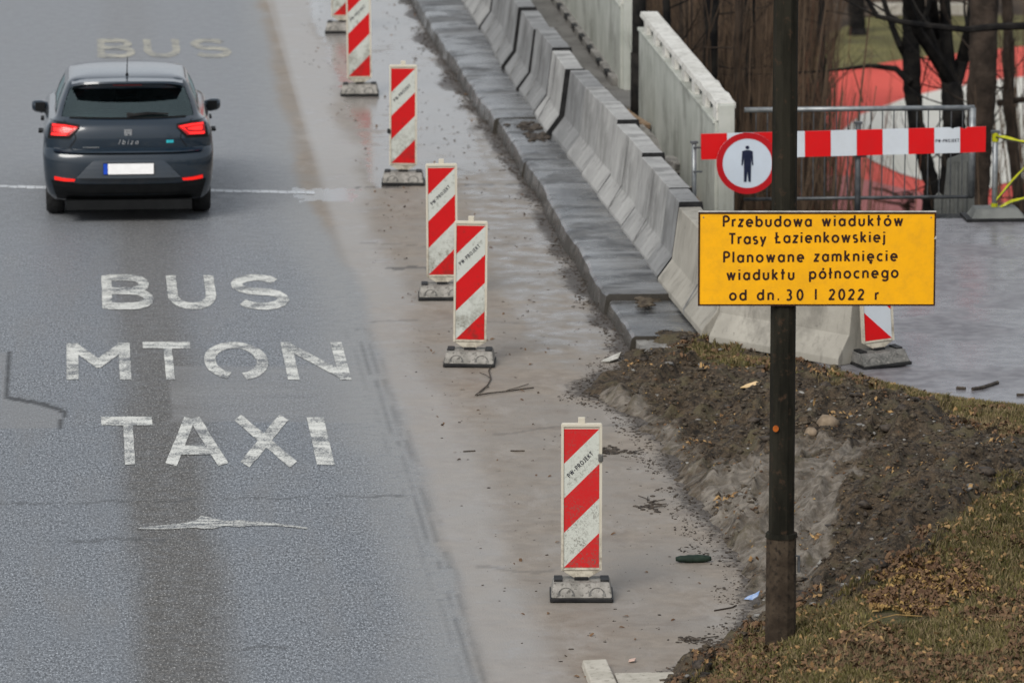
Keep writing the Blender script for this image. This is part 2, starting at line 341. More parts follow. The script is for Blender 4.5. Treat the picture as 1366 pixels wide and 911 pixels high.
# ------------------------------------------------------------------ object helpers
class MB:
    def __init__(s): s.v = []; s.f = []; s.mi = []; s.cur = 0
    def add(s, vs, fs):
        o = len(s.v); s.v += [tuple(v) for v in vs]; s.f += [tuple(i + o for i in f) for f in fs]
        s.mi += [s.cur] * len(fs); return s
    def box(s, c, d, rz=0, tilt=None):
        cx, cy, cz = c; hx, hy, hz = d[0] / 2, d[1] / 2, d[2] / 2
        vs = []
        for z in (-hz, hz):
            for x, y in ((-hx, -hy), (hx, -hy), (hx, hy), (-hx, hy)):
                p = Vector((x, y, z))
                if tilt: p.rotate(__import__('mathutils').Euler(tilt))
                vs.append((cx + p.x * math.cos(rz) - p.y * math.sin(rz), cy + p.x * math.sin(rz) + p.y * math.cos(rz), cz + p.z))
        return s.add(vs, [(3, 2, 1, 0), (4, 5, 6, 7), (0, 1, 5, 4), (1, 2, 6, 5), (2, 3, 7, 6), (3, 0, 4, 7)])
    def tube(s, pts, rad, n=6, cap=True):
        pts = [Vector(p) for p in pts]; rad = rad if isinstance(rad, (list, tuple)) else [rad] * len(pts)
        vs = []; fs = []
        for i, p in enumerate(pts):
            t = (pts[min(i + 1, len(pts) - 1)] - pts[max(i - 1, 0)]).normalized()
            a = t.cross(Vector((0, 1, 0) if abs(t.y) < .9 else (1, 0, 0))).normalized(); b = t.cross(a)
            for k in range(n):
                q = 2 * math.pi * k / n; vs.append(p + (a * math.cos(q) + b * math.sin(q)) * rad[i])
        for i in range(len(pts) - 1):
            for k in range(n):
                fs.append((i * n + k, i * n + (k + 1) % n, (i + 1) * n + (k + 1) % n, (i + 1) * n + k))
        if cap: fs += [tuple(range(n))[::-1], tuple((len(pts) - 1) * n + k for k in range(n))]
        return s.add(vs, fs)
    def prism(s, poly, y0, y1, axis='y'):      # poly in (x,z) extruded along y
        n = len(poly)
        mp = (lambda a, b, e: (a, e, b)) if axis == 'y' else ((lambda a, b, e: (a, b, e)) if axis == 'z' else (lambda a, b, e: (e, a, b)))
        vs = [mp(a, b, y0) for a, b in poly] + [mp(a, b, y1) for a, b in poly]
        fs = [tuple(range(n)), tuple(range(2 * n - 1, n - 1, -1))] + [(i, i + n, (i + 1) % n + n, (i + 1) % n) for i in range(n)]
        return s.add(vs, fs)
    def build(s, name, mat, parent=None, smooth=False, bevel=0, loc=None, label=None, recalc=True):
        me = bpy.data.meshes.new(name); me.from_pydata(s.v, [], s.f)
        for m in (mat if isinstance(mat, (list, tuple)) else [mat]): me.materials.append(m)
        if isinstance(mat, (list, tuple)): me.polygons.foreach_set('material_index', s.mi)
        if recalc:
            bm = bmesh.new(); bm.from_mesh(me); bmesh.ops.recalc_face_normals(bm, faces=bm.faces)
            if bevel:
                bmesh.ops.bevel(bm, geom=[e for e in bm.edges if len(e.link_faces) == 2 and e.calc_face_angle(0) > .5], offset=bevel, segments=2, affect='EDGES', profile=.5)
            bm.to_mesh(me); bm.free()
        if smooth: me.polygons.foreach_set('use_smooth', [True] * len(me.polygons))
        o = bpy.data.objects.new(name, me); C.objects.link(o)
        if parent: o.parent = parent
        if loc: o.location = loc
        if label: o['label'] = label
        return o
def thing(name, loc, label, cat, rz=0, group=None):
    o = bpy.data.objects.new(name, None); C.objects.link(o); o.location = loc; o.rotation_euler = (0, 0, rz)
    o.empty_display_size = .2; return tag(o, label, cat, group)
def tag(o, label, cat, group=None):
    o['label'] = label; o['category'] = cat
    if group: o['group'] = group
    return o
def struct(o, kind='structure'): o['kind'] = kind; return o
def stuffp(o): o['kind'] = 'stuff'; return o
def shade_auto(o, ang=35):
    me = o.data; me.polygons.foreach_set('use_smooth', [True] * len(me.polygons))
    bm = bmesh.new(); bm.from_mesh(me)
    for e in bm.edges: e.smooth = e.calc_face_angle(3.14) < R(ang)
    bm.to_mesh(me); bm.free(); return o
def ribbon(pts, w, z=0.0, ext=.42):
    """flat stroke in the xy plane, split at sharp corners so that it keeps its width"""
    pts = [Vector((p[0], p[1])) for p in pts]; runs = [[pts[0]]]
    for i in range(1, len(pts) - 1):
        runs[-1].append(pts[i]); d0 = (pts[i] - pts[i - 1]).normalized(); d1 = (pts[i + 1] - pts[i]).normalized()
        if d0.dot(d1) < .55: runs.append([pts[i]])
    runs[-1].append(pts[-1]); V, F = [], []
    for k, rn in enumerate(runs):
        rn = list(rn)
        if k > 0: rn[0] = rn[0] - (rn[1] - rn[0]).normalized() * w * ext
        if k < len(runs) - 1: rn[-1] = rn[-1] + (rn[-1] - rn[-2]).normalized() * w * ext
        vs, fs = ribbon1(rn, w, z + 3e-5 * k); F += [tuple(i + len(V) for i in f) for f in fs]; V += vs
    return V, F
def ribbon1(pts, w, z=0.0):
    out = []
    closed = (pts[0] - pts[-1]).length < 1e-6
    n = len(pts)
    for i, p in enumerate(pts):
        if closed: a = pts[i - 1] if i > 0 else pts[-2]; b = pts[i + 1] if i < n - 1 else pts[1]
        else: a = pts[i - 1] if i > 0 else None; b = pts[i + 1] if i < n - 1 else None
        d0 = (p - a).normalized() if a is not None else None; d1 = (b - p).normalized() if b is not None else None
        if d0 is None: d0 = d1
        if d1 is None: d1 = d0
        n0 = Vector((-d0.y, d0.x)); n1 = Vector((-d1.y, d1.x)); mm = (n0 + n1)
        mm = mm.normalized() if mm.length > 1e-6 else n0
        k = min(1 / max(mm.dot(n0), .3), 1.6)
        out.append((p + mm * w / 2 * k, p - mm * w / 2 * k))
    vs = [(q.x, q.y, z) for pr in out for q in pr]
    return vs, [(2 * i, 2 * i + 1, 2 * i + 3, 2 * i + 2) for i in range(n - 1)]
def arc(cx, cy, rx, ry, a0, a1, n=12):
    return [(cx + rx * math.cos(R(a0 + (a1 - a0) * i / n)), cy + ry * math.sin(R(a0 + (a1 - a0) * i / n))) for i in range(n + 1)]
X = .68  # x height
G = {  # glyph: (advance width, strokes)
 'P': (.50, [[(.06, 0), (.06, 1)], [(.06, .97), (.24, .97)] + arc(.24, .72, .24, .25, 90, -90, 8) + [(.06, .47)]]),
 'r': (.30, [[(.06, 0), (.06, X)], arc(.27, X - .24, .21, .2, 180, 80, 5)]),
 'z': (.40, [[(.03, X - .04), (.36, X - .04), (.04, .05), (.38, .05)]]),
 'e': (.56, [[(.05, X / 2), (.50, X / 2)] + arc(.28, X / 2, .23, X / 2 - .04, 0, 315, 16)[1:]]),
 'b': (.56, [[(.06, 0), (.06, 1)], arc(.28, X / 2, .23, X / 2 - .04, 0, 360, 16)]),
 'u': (.50, [[(.06, X), (.06, .24)] + arc(.25, .24, .19, .2, 180, 360, 8) + [(.44, X)]]),
 'd': (.56, [[(.50, 0), (.50, 1)], arc(.28, X / 2, .23, X / 2 - .04, 0, 360, 16)]),
 'o': (.56, [arc(.28, X / 2, .24, X / 2 - .04, 0, 360, 16)]),
 'w': (.70, [[(.04, X), (.20, .06), (.35, X - .05), (.50, .06), (.66, X)]]),
 'a': (.54, [[(.48, 0), (.48, X)], arc(.27, X / 2, .22, X / 2 - .04, 0, 360, 16)]),
 'i': (.14, [[(.07, 0), (.07, X)], [(.07, X + .16), (.07, X + .28)]]),
 'k': (.46, [[(.06, 0), (.06, 1)], [(.40, X), (.08, .30)], [(.17, .36), (.43, 0)]]),
 't': (.34, [[(.15, 1), (.15, 0)], [(.0, X - .04), (.32, X - .04)]]),
 'T': (.52, [[(.26, 0), (.26, .93)], [(.0, .95), (.52, .95)]]),
 's': (.40, [arc(.2, X * .73, .14, X * .24, 40, 270, 8) + arc(.2, X * .27, .15, X * .24, 90, -140, 8)[1:]]),
 'y': (.46, [[(.03, X), (.23, .02)], [(.43, X), (.13, -.26)]]),
 'L/': (.46, [[(.10, 1), (.10, .05), (.44, .05)], [(-.04, .40), (.28, .62)]]),
 'n': (.50, [[(.06, 0), (.06, X)], [(.06, .38)] + arc(.25, X - .24, .19, .2, 170, 0, 8) + [(.44, 0)]]),
 'j': (.16, [[(.09, X), (.09, -.14), (-.02, -.24)], [(.09, X + .16), (.09, X + .28)]]),
 'l': (.12, [[(.06, 0), (.06, 1)]]),
 'l/': (.22, [[(.10, 0), (.10, 1)], [(-.02, .42), (.24, .62)]]),
 'm': (.78, [[(.06, 0), (.06, X)], [(.06, .38)] + arc(.23, X - .22, .17, .18, 170, 0, 8) + [(.40, 0)], [(.41, .40)] + arc(.57, X - .22, .16, .18, 170, 0, 8) + [(.72, 0)]]),
 'c': (.46, [arc(.28, X / 2, .23, X / 2 - .04, 48, 312, 12)]),
 'p': (.56, [[(.06, -.30), (.06, X)], arc(.28, X / 2, .23, X / 2 - .04, 0, 360, 16)]),
 'g': (.56, [[(.50, X), (.50, -.08)] + arc(.28, -.08, .22, .18, 0, -150, 8)[1:], arc(.28, X / 2, .22, X / 2 - .04, 0, 360, 16)]),
 '.': (.14, [[(.02, .06), (.13, .06)]]),
 '3': (.48, [arc(.22, .73, .18, .22, 140, -90, 9), arc(.22, .27, .20, .24, 90, -140, 9)]),
 '0': (.52, [arc(.26, .5, .21, .46, 0, 360, 18)]),
 '2': (.50, [arc(.24, .73, .19, .22, 165, -20, 9) + [(.05, .06), (.46, .06)]]),
 'I': (.12, [[(.06, 0), (.06, 1)]]),
 'W': (.8, [[(.03, 1), (.22, .04), (.4, 1), (.58, .04), (.77, 1)]]),
 '-': (.36, [[(.04, .45), (.32, .45)]]),
 'R': (.52, [[(.06, 0), (.06, 1)], [(.06, .96), (.24, .96)] + arc(.24, .74, .22, .22, 90, -90, 8) + [(.06, .52)], [(.24, .5), (.48, 0)]]),
 'O': (.66, [arc(.33, .5, .28, .45, 0, 360, 18)]),
 'J': (.36, [[(.28, 1), (.28, .2)] + arc(.14, .2, .14, .16, 0, -150, 6)[1:]]),
 'E': (.44, [[(.42, .95), (.07, .95), (.07, .05), (.42, .05)], [(.07, .5), (.38, .5)]]),
 'K': (.5, [[(.06, 0), (.06, 1)], [(.46, 1), (.08, .42)], [(.18, .55), (.48, 0)]]),
}
G['ó'] = (.56, G['o'][1] + [[(.27, X + .12), (.38, X + .30)]])
G['ę'] = (.56, G['e'][1] + [[(.36, -.02), (.28, -.14), (.40, -.22)]])
G['Ł'] = G['L/']; G['ł'] = G['l/']
def word(mb, text, x0, x1, yb, cap, sw, slope=0.0, squash=1.12, zoff=0.0):
    """one word fitted between x0 and x1 on baseline yb (xy plane)"""
    nat = sum(G[c][0] for c in text) * cap * squash; gaps = len(text) - 1
    gap = (x1 - x0 - nat) / gaps if gaps else 0
    if gap < .05 * cap and gaps: squash *= (x1 - x0) / (nat + gaps * .12 * cap); gap = .12 * cap * (x1 - x0) / (nat + gaps * .12 * cap)
    x = x0; k = 0
    for ch in text:
        w, strokes = G[ch]
        for stn in strokes:
            pts = [(x + a * cap * squash, yb + b * cap + slope * (x - x0)) for a, b in stn]
            vs, fs = ribbon(pts, sw, zoff + 1e-4 * (k % 7)); mb.add(vs, fs); k += 1
        x += w * cap * squash + gap

# ================================================================== SETTING
def grid_mesh(name, xs, ys, zf, mat, attrs=None, kill=None):
    nx, ny = len(xs), len(ys)
    XX, YY = np.meshgrid(xs, ys); ZZ = zf(XX, YY) if callable(zf) else np.full(XX.shape, float(zf))
    co = np.stack([XX, YY, ZZ], -1).reshape(-1, 3)
    idx = np.arange(nx * ny).reshape(ny, nx)
    q = np.stack([idx[:-1, :-1], idx[:-1, 1:], idx[1:, 1:], idx[1:, :-1]], -1).reshape(-1, 4)
    if kill is not None:
        kk = kill(XX, YY, ZZ); kq = (kk[:-1, :-1] & kk[:-1, 1:] & kk[1:, 1:] & kk[1:, :-1]).reshape(-1); q = q[~kq]
    me = bpy.data.meshes.new(name); me.vertices.add(len(co)); me.vertices.foreach_set('co', co.ravel())
    me.loops.add(len(q) * 4); me.polygons.add(len(q))
    me.loops.foreach_set('vertex_index', q.ravel()); me.polygons.foreach_set('loop_start', np.arange(len(q)) * 4)
    me.polygons.foreach_set('use_smooth', np.ones(len(q), bool))
    me.update(calc_edges=True); me.materials.append(mat)
    if attrs:
        for k, fn in attrs.items():
            a = me.attributes.new(k, 'FLOAT', 'POINT'); a.data.foreach_set('value', np.clip(fn(XX, YY, ZZ), 0, 1).astype(np.float32).ravel())
    o = bpy.data.objects.new(name, me); C.objects.link(o); return o, XX, YY, ZZ

# lower ground reaching the horizon
GZ = -6.0
g = MB().add([(-1500, -800, GZ), (1500, -800, GZ), (1500, 2500, GZ), (-1500, 2500, GZ)], [(0, 1, 2, 3)]).build('ground', M['litter_ground']); struct(g)
# embankment under road and path (L shape)
emb = MB().prism([(-15, -40), (40, -40), (40, 55.6), (6.72, 55.6), (6.72, 400), (-15, 400)], GZ + .01, -.6, 'z').build('embankment', M['rubble']); struct(emb)

# --- road sheet
def edge_x(Y): return np.interp(Y, [30, 36.8, 43, 46.8, 50.4, 56.5, 64.8, 76], [2.72, 2.65, 2.61, 2.56, 2.53, 2.50, 2.53, 2.61])
def a_asph(x, y, z): return 1 - sst(-.10, .10, x - edge_x(y) + (fbm(x * 1.5, y * .5) - .5) * .28 - .05 + .25 * sst(52, 60, y))
def a_stripe(x, y, z):
    n = (fbm(x * 2, y * .35) - .5) * .22
    c = .64
    return (sst(-.48, -.14, x - c + n) * (1 - sst(.10, .55, x - c + n))) * (.95 + .5 * (fbm(x * 5, y * .25) - .5)) * 1.15 * (1 - .35 * sst(50, 75, y))
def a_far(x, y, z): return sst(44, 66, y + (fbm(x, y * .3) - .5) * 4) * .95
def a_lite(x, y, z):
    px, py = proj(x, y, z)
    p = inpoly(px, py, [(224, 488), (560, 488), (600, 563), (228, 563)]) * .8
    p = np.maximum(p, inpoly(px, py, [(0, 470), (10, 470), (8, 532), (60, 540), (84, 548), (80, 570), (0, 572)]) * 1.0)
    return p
def a_pale(x, y, z):
    d = x - edge_x(y); n = fbm(x * 1.3, y * .6)
    return (sst(-.05, .1, d) * (1 - sst(.30, .62, d + (n - .5) * .5))) * (.5 + .3 * sst(50, 60, y)) + sst(56, 70, y) * .45 * (x > 2.5)
def a_mud(x, y, z):
    n = fbm(x * 3, y * 1.2)
    kx = np.interp(y, [48, 49, 58.3, 69.5, 76], [4.78, 4.77, 4.76, 4.56, 4.50])
    m1 = sst(.42, .02, kx - x - (n - .5) * .5) * .75 * (y > 48)
    bx = np.interp(y, BL_Y, BL_X)
    m2 = sst(.40, -.05, bx - x - (n - .5) * .35) * .62 * (y < 49.5)
    return np.maximum(m1, m2)
def a_wet(x, y, z):
    n = fbm(x * .9, y * .45, 4)
    px, py = proj(x, y, z)
    w = sst(55.5, 61, y + (n - .5) * 8) * sst(2.8, 3.2, x) * (.5 + .6 * n)
    w = w * (1 - .5 * sst(.30, .1, 4.6 - x))
    w = np.maximum(w, .56 * sst(46, 50, y) * sst(3.5, 4.1, x))
    d = x - edge_x(y)
    w = np.maximum(w, .42 * sst(-.1, .05, d) * sst(.9, .45, d))
    w = np.maximum(w, 1.0 * inpoly(px + (fbm(x * 4, y * 3) - .5) * 90, py + (fbm(x * 5 + 3, y * 3) - .5) * 14, [(330, 252), (400, 250), (490, 252), (470, 262), (462, 271), (400, 270), (375, 262)]))
    w = w * (x > 2.2) + .10 * (x <= 2.2)
    return w
def a_dust(x, y, z):
    d = x - edge_x(y); n = (fbm(x * 1.2, y * .3) - .5) * .5
    t = sst(-.75, -.05, d + n) * .85
    px, py = proj(x, y, z)
    t = np.maximum(t, .75 * inpoly(px, py, [(224, 490), (560, 488), (600, 563), (228, 563)]) * sst(.3, .8, fbm(x * .5, y * 2.5)))
    return t
def a_crack(x, y, z):
    px, py = proj(x, y, z); n = (fbm(x * 6, y * .1) - .5)
    c = np.zeros(x.shape)
    for yy, x0, x1, wd, s in ((42.95, -2, 2.45, .022, .5), (48.9, -2, -1, .03, .6), (37.9, 1.0, 1.35, .03, .5), (41.55, -.3, .6, .03, .5), (58.9, 2.8, 4.6, .05, .5), (53.7, 2.9, 3.4, .06, .6)):
        c = np.maximum(c, s * (np.abs(y - yy - n * .25 - .04 * x) < wd + .03 * fbm(x * 9, y)) * (x > x0) * (x < x1) * (fbm(x * 5, y * .2 + 3) > .42))
    for (x0, y0, sl_, L_, ph) in ((2.9, 44.0, .9, 9, 1.), (3.6, 50.5, -.10, 8, 4.), (4.3, 38.5, .3, 9, 7.), (3.0, 37.0, .06, 8, 2.)):
        cx_ = x0 + sl_ * (y - y0) * .12 + (fbm(y * .9 + ph, y * 0 + ph) - .5) * .7
        c = np.maximum(c, .0 * (np.abs(x - cx_) < .012 + .02 * fbm(y * 4, x)) * (y > y0) * (y < y0 + L_) * (fbm(y * 1.3, x * 0 + ph) > .45))
    for (y0, x0, x1, ph) in ((45.6, 2.7, 4.6, 3.), (50.8, 2.6, 4.7, 6.), (55.2, 2.7, 4.7, 9.), (40.2, 2.7, 3.4, 1.)):
        cy_ = y0 + (fbm(x * 1.5 + ph, x * 0 + ph) - .5) * .8
        c = np.maximum(c, .28 * (np.abs(y - cy_) < .04) * (x > x0) * (x < x1) * (fbm(x * 2.5, x * 0 + ph) > .42))
    # tar seam round the patch
    seam = [(10, 470), (8, 530), (58, 539), (86, 549), (80, 570)]
    for (ax, ay), (bx_, by_) in zip(seam[:-1], seam[1:]):
        t = np.clip(((px - ax) * (bx_ - ax) + (py - ay) * (by_ - ay)) / ((bx_ - ax) ** 2 + (by_ - ay) ** 2), 0, 1)
        dd = np.hypot(px - ax - t * (bx_ - ax), py - ay - t * (by_ - ay)); c = np.maximum(c, (dd < 2.6) * .95)
    # tyre seam along the asphalt edge
    d = x - edge_x(y) + .05
    for k, (o_, s_) in enumerate(((-.02, .38), (.05, .30), (-.10, .16), (.10, .16))):
        c = np.maximum(c, s_ * (np.abs(d - o_ + (fbm(x * 2, y * .8) - .5) * .05) < .014) * (y < 50.5) * sst(.25, .6, fbm(x * 3 + k, y * 1.7)))
    return c
BL_Y = [30, 35.5, 36.7, 37.8, 38.5, 40.2, 41.8, 43.2, 44.5, 46.0, 46.6, 47.2, 47.7, 48.3, 49.1, 49.6]
BL_X = [3.3, 3.55, 3.75, 4.32, 4.61, 4.73, 4.71, 4.69, 4.66, 4.55, 4.40, 4.22, 4.30, 4.62, 4.77, 4.9]
xs = np.concatenate([[-14, -9, -5, -3, -1.6], np.arange(-1.35, 4.83, .035)]); ys = np.concatenate([[-30, 0, 20, 30, 34], np.arange(36, 52, .055), np.arange(52, 79, .09), [82, 90, 120, 200, 400]])
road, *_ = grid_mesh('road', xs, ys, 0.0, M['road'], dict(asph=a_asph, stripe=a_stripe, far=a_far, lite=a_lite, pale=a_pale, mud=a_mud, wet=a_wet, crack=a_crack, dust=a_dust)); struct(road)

# --- painted letters on the road (real sheets, 4 mm above the asphalt)
RL = {
 'B': [[(.1, 0), (.1, 1)], [(.1, .93), (.55, .93)] + arc(.55, .73, .30, .20, 90, -90, 8) + [(.1, .53)], [(.1, .52), (.6, .51)] + arc(.6, .285, .32, .22, 90, -90, 8) + [(.1, .07)]],
 'U': [[(.12, 1), (.12, .4)] + arc(.5, .4, .38, .33, 180, 360, 12) + [(.88, 1)]],
 'S': [arc(.48, .72, .36, .215, 25, 270, 10) + arc(.52, .285, .38, .22, 90, -155, 10)[1:]],
 'M': [[(.09, 0), (.09, .98)], [(.91, .98), (.91, 0)], [(.10, .90), (.5, .42), (.90, .90)]],
 'T': [[(0, .92), (1, .92)], [(.52, .84), (.52, 0)]],
 'O': [arc(.5, .5, .41, .42, -78, 250, 24)],
 'N': [[(.09, 0), (.09, 1)], [(.91, 1), (.91, 0)], [(.08, .92), (.90, .10)]],
 'A': [[(.07, 0), (.46, .98)], [(.93, 0), (.54, .98)], [(.22, .30), (.78, .30)]],
 'X': [[(.08, 1), (.92, 0)], [(.92, 1), (.08, 0)]],
 'I': [[(.5, 0), (.5, 1)]],
}
def road_letter(ch, tl, tr, bl, br, mat, label, group, sw=.19):
    """corners on the road surface; stroke width relative to the letter cell"""
    TL, TR, BL, BR = (W(*p) for p in (tl, tr, bl, br))
    m = MB(); z = .004
    for k, st in enumerate(RL[ch]):
        w = sw if ch != 'I' else .85
        dense = []
        for a, b in zip(st[:-1], st[1:]):
            n = max(1, int(math.hypot(b[0] - a[0], b[1] - a[1]) / .12))
            dense += [(a[0] + (b[0] - a[0]) * i / n, a[1] + (b[1] - a[1]) * i / n) for i in range(n)]
        dense.append(st[-1])
        vs, fs = ribbon(st if ch in 'MN' else dense, w, 0)
        out = []
        for (u, v, zz_) in vs:
            u += (random.random() - .5) * .012; v += (random.random() - .5) * .012
            p = (BL * (1 - u) + BR * u) * (1 - v) + (TL * (1 - u) + TR * u) * v
            out.append((p.x, p.y, z + .0004 * k + zz_ * 4))
        m.add(out, fs)
    o = m.build('road_letter', mat, recalc=False); tag(o, label, 'road marking', group); return o
def rl(ch, x0, x1, y0, y1, mat, label, group, sk=0.0, sw=.19):
    # letters stand square to the lane: top corners follow the lane direction
    def follow(px, py, y2):
        w = W(px, py); lo, hi = W(px, y2), None
        # same world x on the row y2
        a = W(px - 60, y2); b = W(px + 60, y2); t = (w.x - a.x) / (b.x - a.x); return (px - 60 + 120 * t, y2)
    xm0, xm1 = x0, x1; ym = (y0 + y1) / 2
    return road_letter(ch, follow(xm0, ym, y0), follow(xm1, ym, y0), follow(xm0, ym, y1), follow(xm1, ym, y1), mat, label, group, sw)
L1, L2, L3, L4 = 'letters BUS painted below the car', 'letters MTON', 'letters TAXI', 'faded letters BUS beyond the car'
for ch, a, b, lab in (('B', 136, 203, 'worn white letter B starting the word BUS just below the car'), ('U', 222, 289, 'worn white letter U in the middle of the nearer word BUS'), ('S', 308, 384, 'worn white letter S ending the nearer word BUS')):
    rl(ch, a, b, 368, 412, M['paint'], lab, L1, sw=.2)
for ch, a, b, lab in (('M', 89, 174, 'white letter M starting the word MTON on the lane'), ('T', 192, 256, 'white letter T second in the word MTON'), ('O', 272, 358, 'white letter O in MTON with a gap at its foot'), ('N', 379, 462, 'white letter N ending the word MTON near the shoulder')):
    rl(ch, a, b, 457, 507, M['paint'], lab, L2, sw=.18)
for ch, a, b, lab in (('T', 136, 205, 'white letter T starting the word TAXI'), ('A', 220, 299, 'white letter A in the word TAXI'), ('X', 316, 391, 'white letter X in the word TAXI'), ('I', 414, 441, 'white letter I ending the word TAXI by the shoulder')):
    rl(ch, a, b, 557, 620, M['paint'], lab, L3, sw=.19)
for ch, a, b, lab in (('B', 130, 179, 'faded yellowish letter B on the road beyond the car'), ('U', 191, 241, 'faded yellowish letter U on the road beyond the car'), ('S', 254, 308, 'faded yellowish letter S on the road beyond the car')):
    rl(ch, a, b, 53, 77, M['paint_old'], lab, L4, sw=.2)
# scuffed arrow remnant
m = MB(); top = [(185, 704), (205, 702), (225, 700), (245, 698), (262, 694), (268, 688), (282, 691), (300, 695), (320, 694), (345, 696), (375, 699), (410, 704)]
bot = [(185, 706), (205, 706.5), (225, 706), (245, 705), (262, 704), (272, 706), (285, 705), (300, 702), (320, 703), (345, 701), (375, 702), (410, 706)]
vs = []
for t, b in zip(top, bot):
    for k in range(4):
        p = W(t[0] + (b[0] - t[0]) * k / 3, t[1] + (b[1] - t[1]) * k / 3); vs.append((p.x, p.y, .004))
m.add(vs, [(4 * i + k, 4 * i + k + 1, 4 * i + k + 5, 4 * i + k + 4) for i in range(len(top) - 1) for k in range(3)])
tag(m.build('paint_remnant', M['paint_scuff'], recalc=False), 'scuffed white streak of old paint lying across the lane below TAXI', 'road marking')
# transverse expansion joint
M['joint'] = mk('wet joint strip', (.42, .44, .46), (.60, .62, .64), 3, .35, 60, .2, .003, c3=(.25, .26, .27))
a = W(-60, 247.5); b = W(420, 257)
m = MB(); n = 40
for i in range(n):
    p = a.lerp(b, i / n); q = a.lerp(b, (i + 1) / n - .0015); j = (random.random() - .5) * .03; wd = .10 + random.random() * .05
    m.add([(p.x, p.y - wd + j, .004), (q.x, q.y - wd + j, .004), (q.x, q.y + wd * .4 + j, .005), (p.x, p.y + wd * .4 + j, .005)], [(0, 1, 2, 3)])
struct(m.build('expansion_joint', M['joint'], recalc=False))

# --- kerb pavement: slabs beside the barriers
pav = MB().prism([(4.86, 48.6), (6.0, 48.6), (6.0, 56), (5.75, 57.0), (5.75, 85), (4.72, 85), (4.72, 70), (4.86, 60)], -.3, .10, 'z').build('pavement', M['rubble']); struct(pav)
KX = lambda Y: float(np.interp(Y, [48, 49, 58.3, 69.5, 76, 86], [4.79, 4.78, 4.73, 4.50, 4.45, 4.40]))
BX = lambda Y: float(np.interp(Y, [48.9, 51.8, 57.1, 64.8, 74.5, 86], [5.42, 5.32, 5.22, 5.07, 5.02, 5.0]))
def slab(y0, y1, ztop, seed, xoff=0):
    n = max(3, int((y1 - y0) / .22)); rs = random.Random(seed); m = MB(); prof = []
    for i in range(n + 1):
        Y = y0 + (y1 - y0) * i / n; j = (rs.random() - .5) * .012 + .05 * mnoise.noise(Vector((Y * .7, seed * 3.1, 0))) + .012 * mnoise.noise(Vector((Y * 3.1, seed, 4))); jz = (rs.random() - .5) * .012
        e = KX(Y) + xoff
        r = BX(Y) + .12
        prof.append([(e + j - .03, Y, -.02), (e + j - .012, Y, ztop * .55), (e + j, Y, ztop - .02 + jz), (e + j + .025, Y, ztop + jz), (e + .3, Y, ztop + .002), (r, Y, ztop), (r, Y, .0)])
    k = len(prof[0])
    m.add([p for row in prof for p in row], [(i * k + a, i * k + a + 1, (i + 1) * k + a + 1, (i + 1) * k + a) for i in range(n) for a in range(k - 1)]
          + [tuple(range(k)), tuple(n * k + a for a in range(k))[::-1]])
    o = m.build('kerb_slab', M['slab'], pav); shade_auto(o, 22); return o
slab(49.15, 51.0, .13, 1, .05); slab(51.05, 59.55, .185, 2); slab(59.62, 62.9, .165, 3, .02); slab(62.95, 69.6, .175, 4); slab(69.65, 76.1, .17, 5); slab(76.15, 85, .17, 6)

# --- path on the right
pth = MB()
pe = [W(1095, 480, .15), W(1135, 492, .15), W(1200, 517, .15), W(1280, 536, .15), W(1366, 550, .15)]
poly = [(5.6, 50.5)] + [(p.x, p.y - .35) for p in pe] + [(9.5, 44.6), (12, 43), (40, 38), (40, 55.5), (8.3, 55.5), (6.9, 55.2), (6.62, 55.2), (5.75, 55.2)]
pth.prism(poly, -.2, .15, 'z')
struct(pth.build('path', M['path']))

# --- bank: dug earth, sand runnels and grass, one real height field
back_pts = [(4.9, 49.6), (5.45, 49.3), (pe[0].x - .3, pe[0].y + .15)] + [(p.x, p.y) for p in pe] + [(9.5, 45.0), (13, 43)]
bkx = [p[0] for p in back_pts]; bky = [p[1] for p in back_pts]
def bankz(x, y):
    d = x - np.interp(y, BL_Y, BL_X) + (fbm(x * 2.2, y * 2.2) - .5) * .30
    e = np.interp(x, bkx, bky) - y                     # distance to the back edge
    Hh = np.interp(y, [35, 38, 41, 44, 46.5, 48], [.40, .46, .50, .38, .20, .10])
    rise = sst(-.05, 1.5, d) * Hh + .06 * sst(0, .15, d)
    fl = sst(0.0, 1.6, e)
    z = rise * fl + .145 * (1 - fl) * sst(-.05, .3, d)
    gr = grassmask(x, y)
    rough = (1 - gr) * sst(-.02, .25, d)
    # runnels: ridges stretched down the slope
    u = x * .32 + y * .95; v = x * .95 - y * .32
    rid = 1 - np.abs(fbm(u * 1.0, v * 3.4 + 7, 4) * 2 - 1)
    rid2 = 1 - np.abs(fbm(x * 5.5, y * 4 + 3, 4) * 2 - 1)
    z = z + rough * (.35 + .65 * fl) * sst(.0, .5, e) * ((rid ** 4 - .35) * .13 + (rid2 ** 3 - .35) * .035 + (fbm(x * 9, y * 9, 3) - .5) * .045 + (fbm(x * 21, y * 21, 2) - .5) * .012)
    z = z + gr * (fbm(x * 4, y * 3, 3) - .5) * .05 * fl
    # dark mounds seen in the photo
    for (mx, my, r, h) in MOUNDS: z = z + h * np.exp(-(((x - mx) ** 2 + ((y - my) * .55) ** 2) / r ** 2)) * (.75 + .5 * fbm(x * 7, y * 7))
    z = np.where(d < 0, -.015 + d * .2, z - .012)
    z = np.where(e < 0, np.minimum(z, .11), z)
    return z
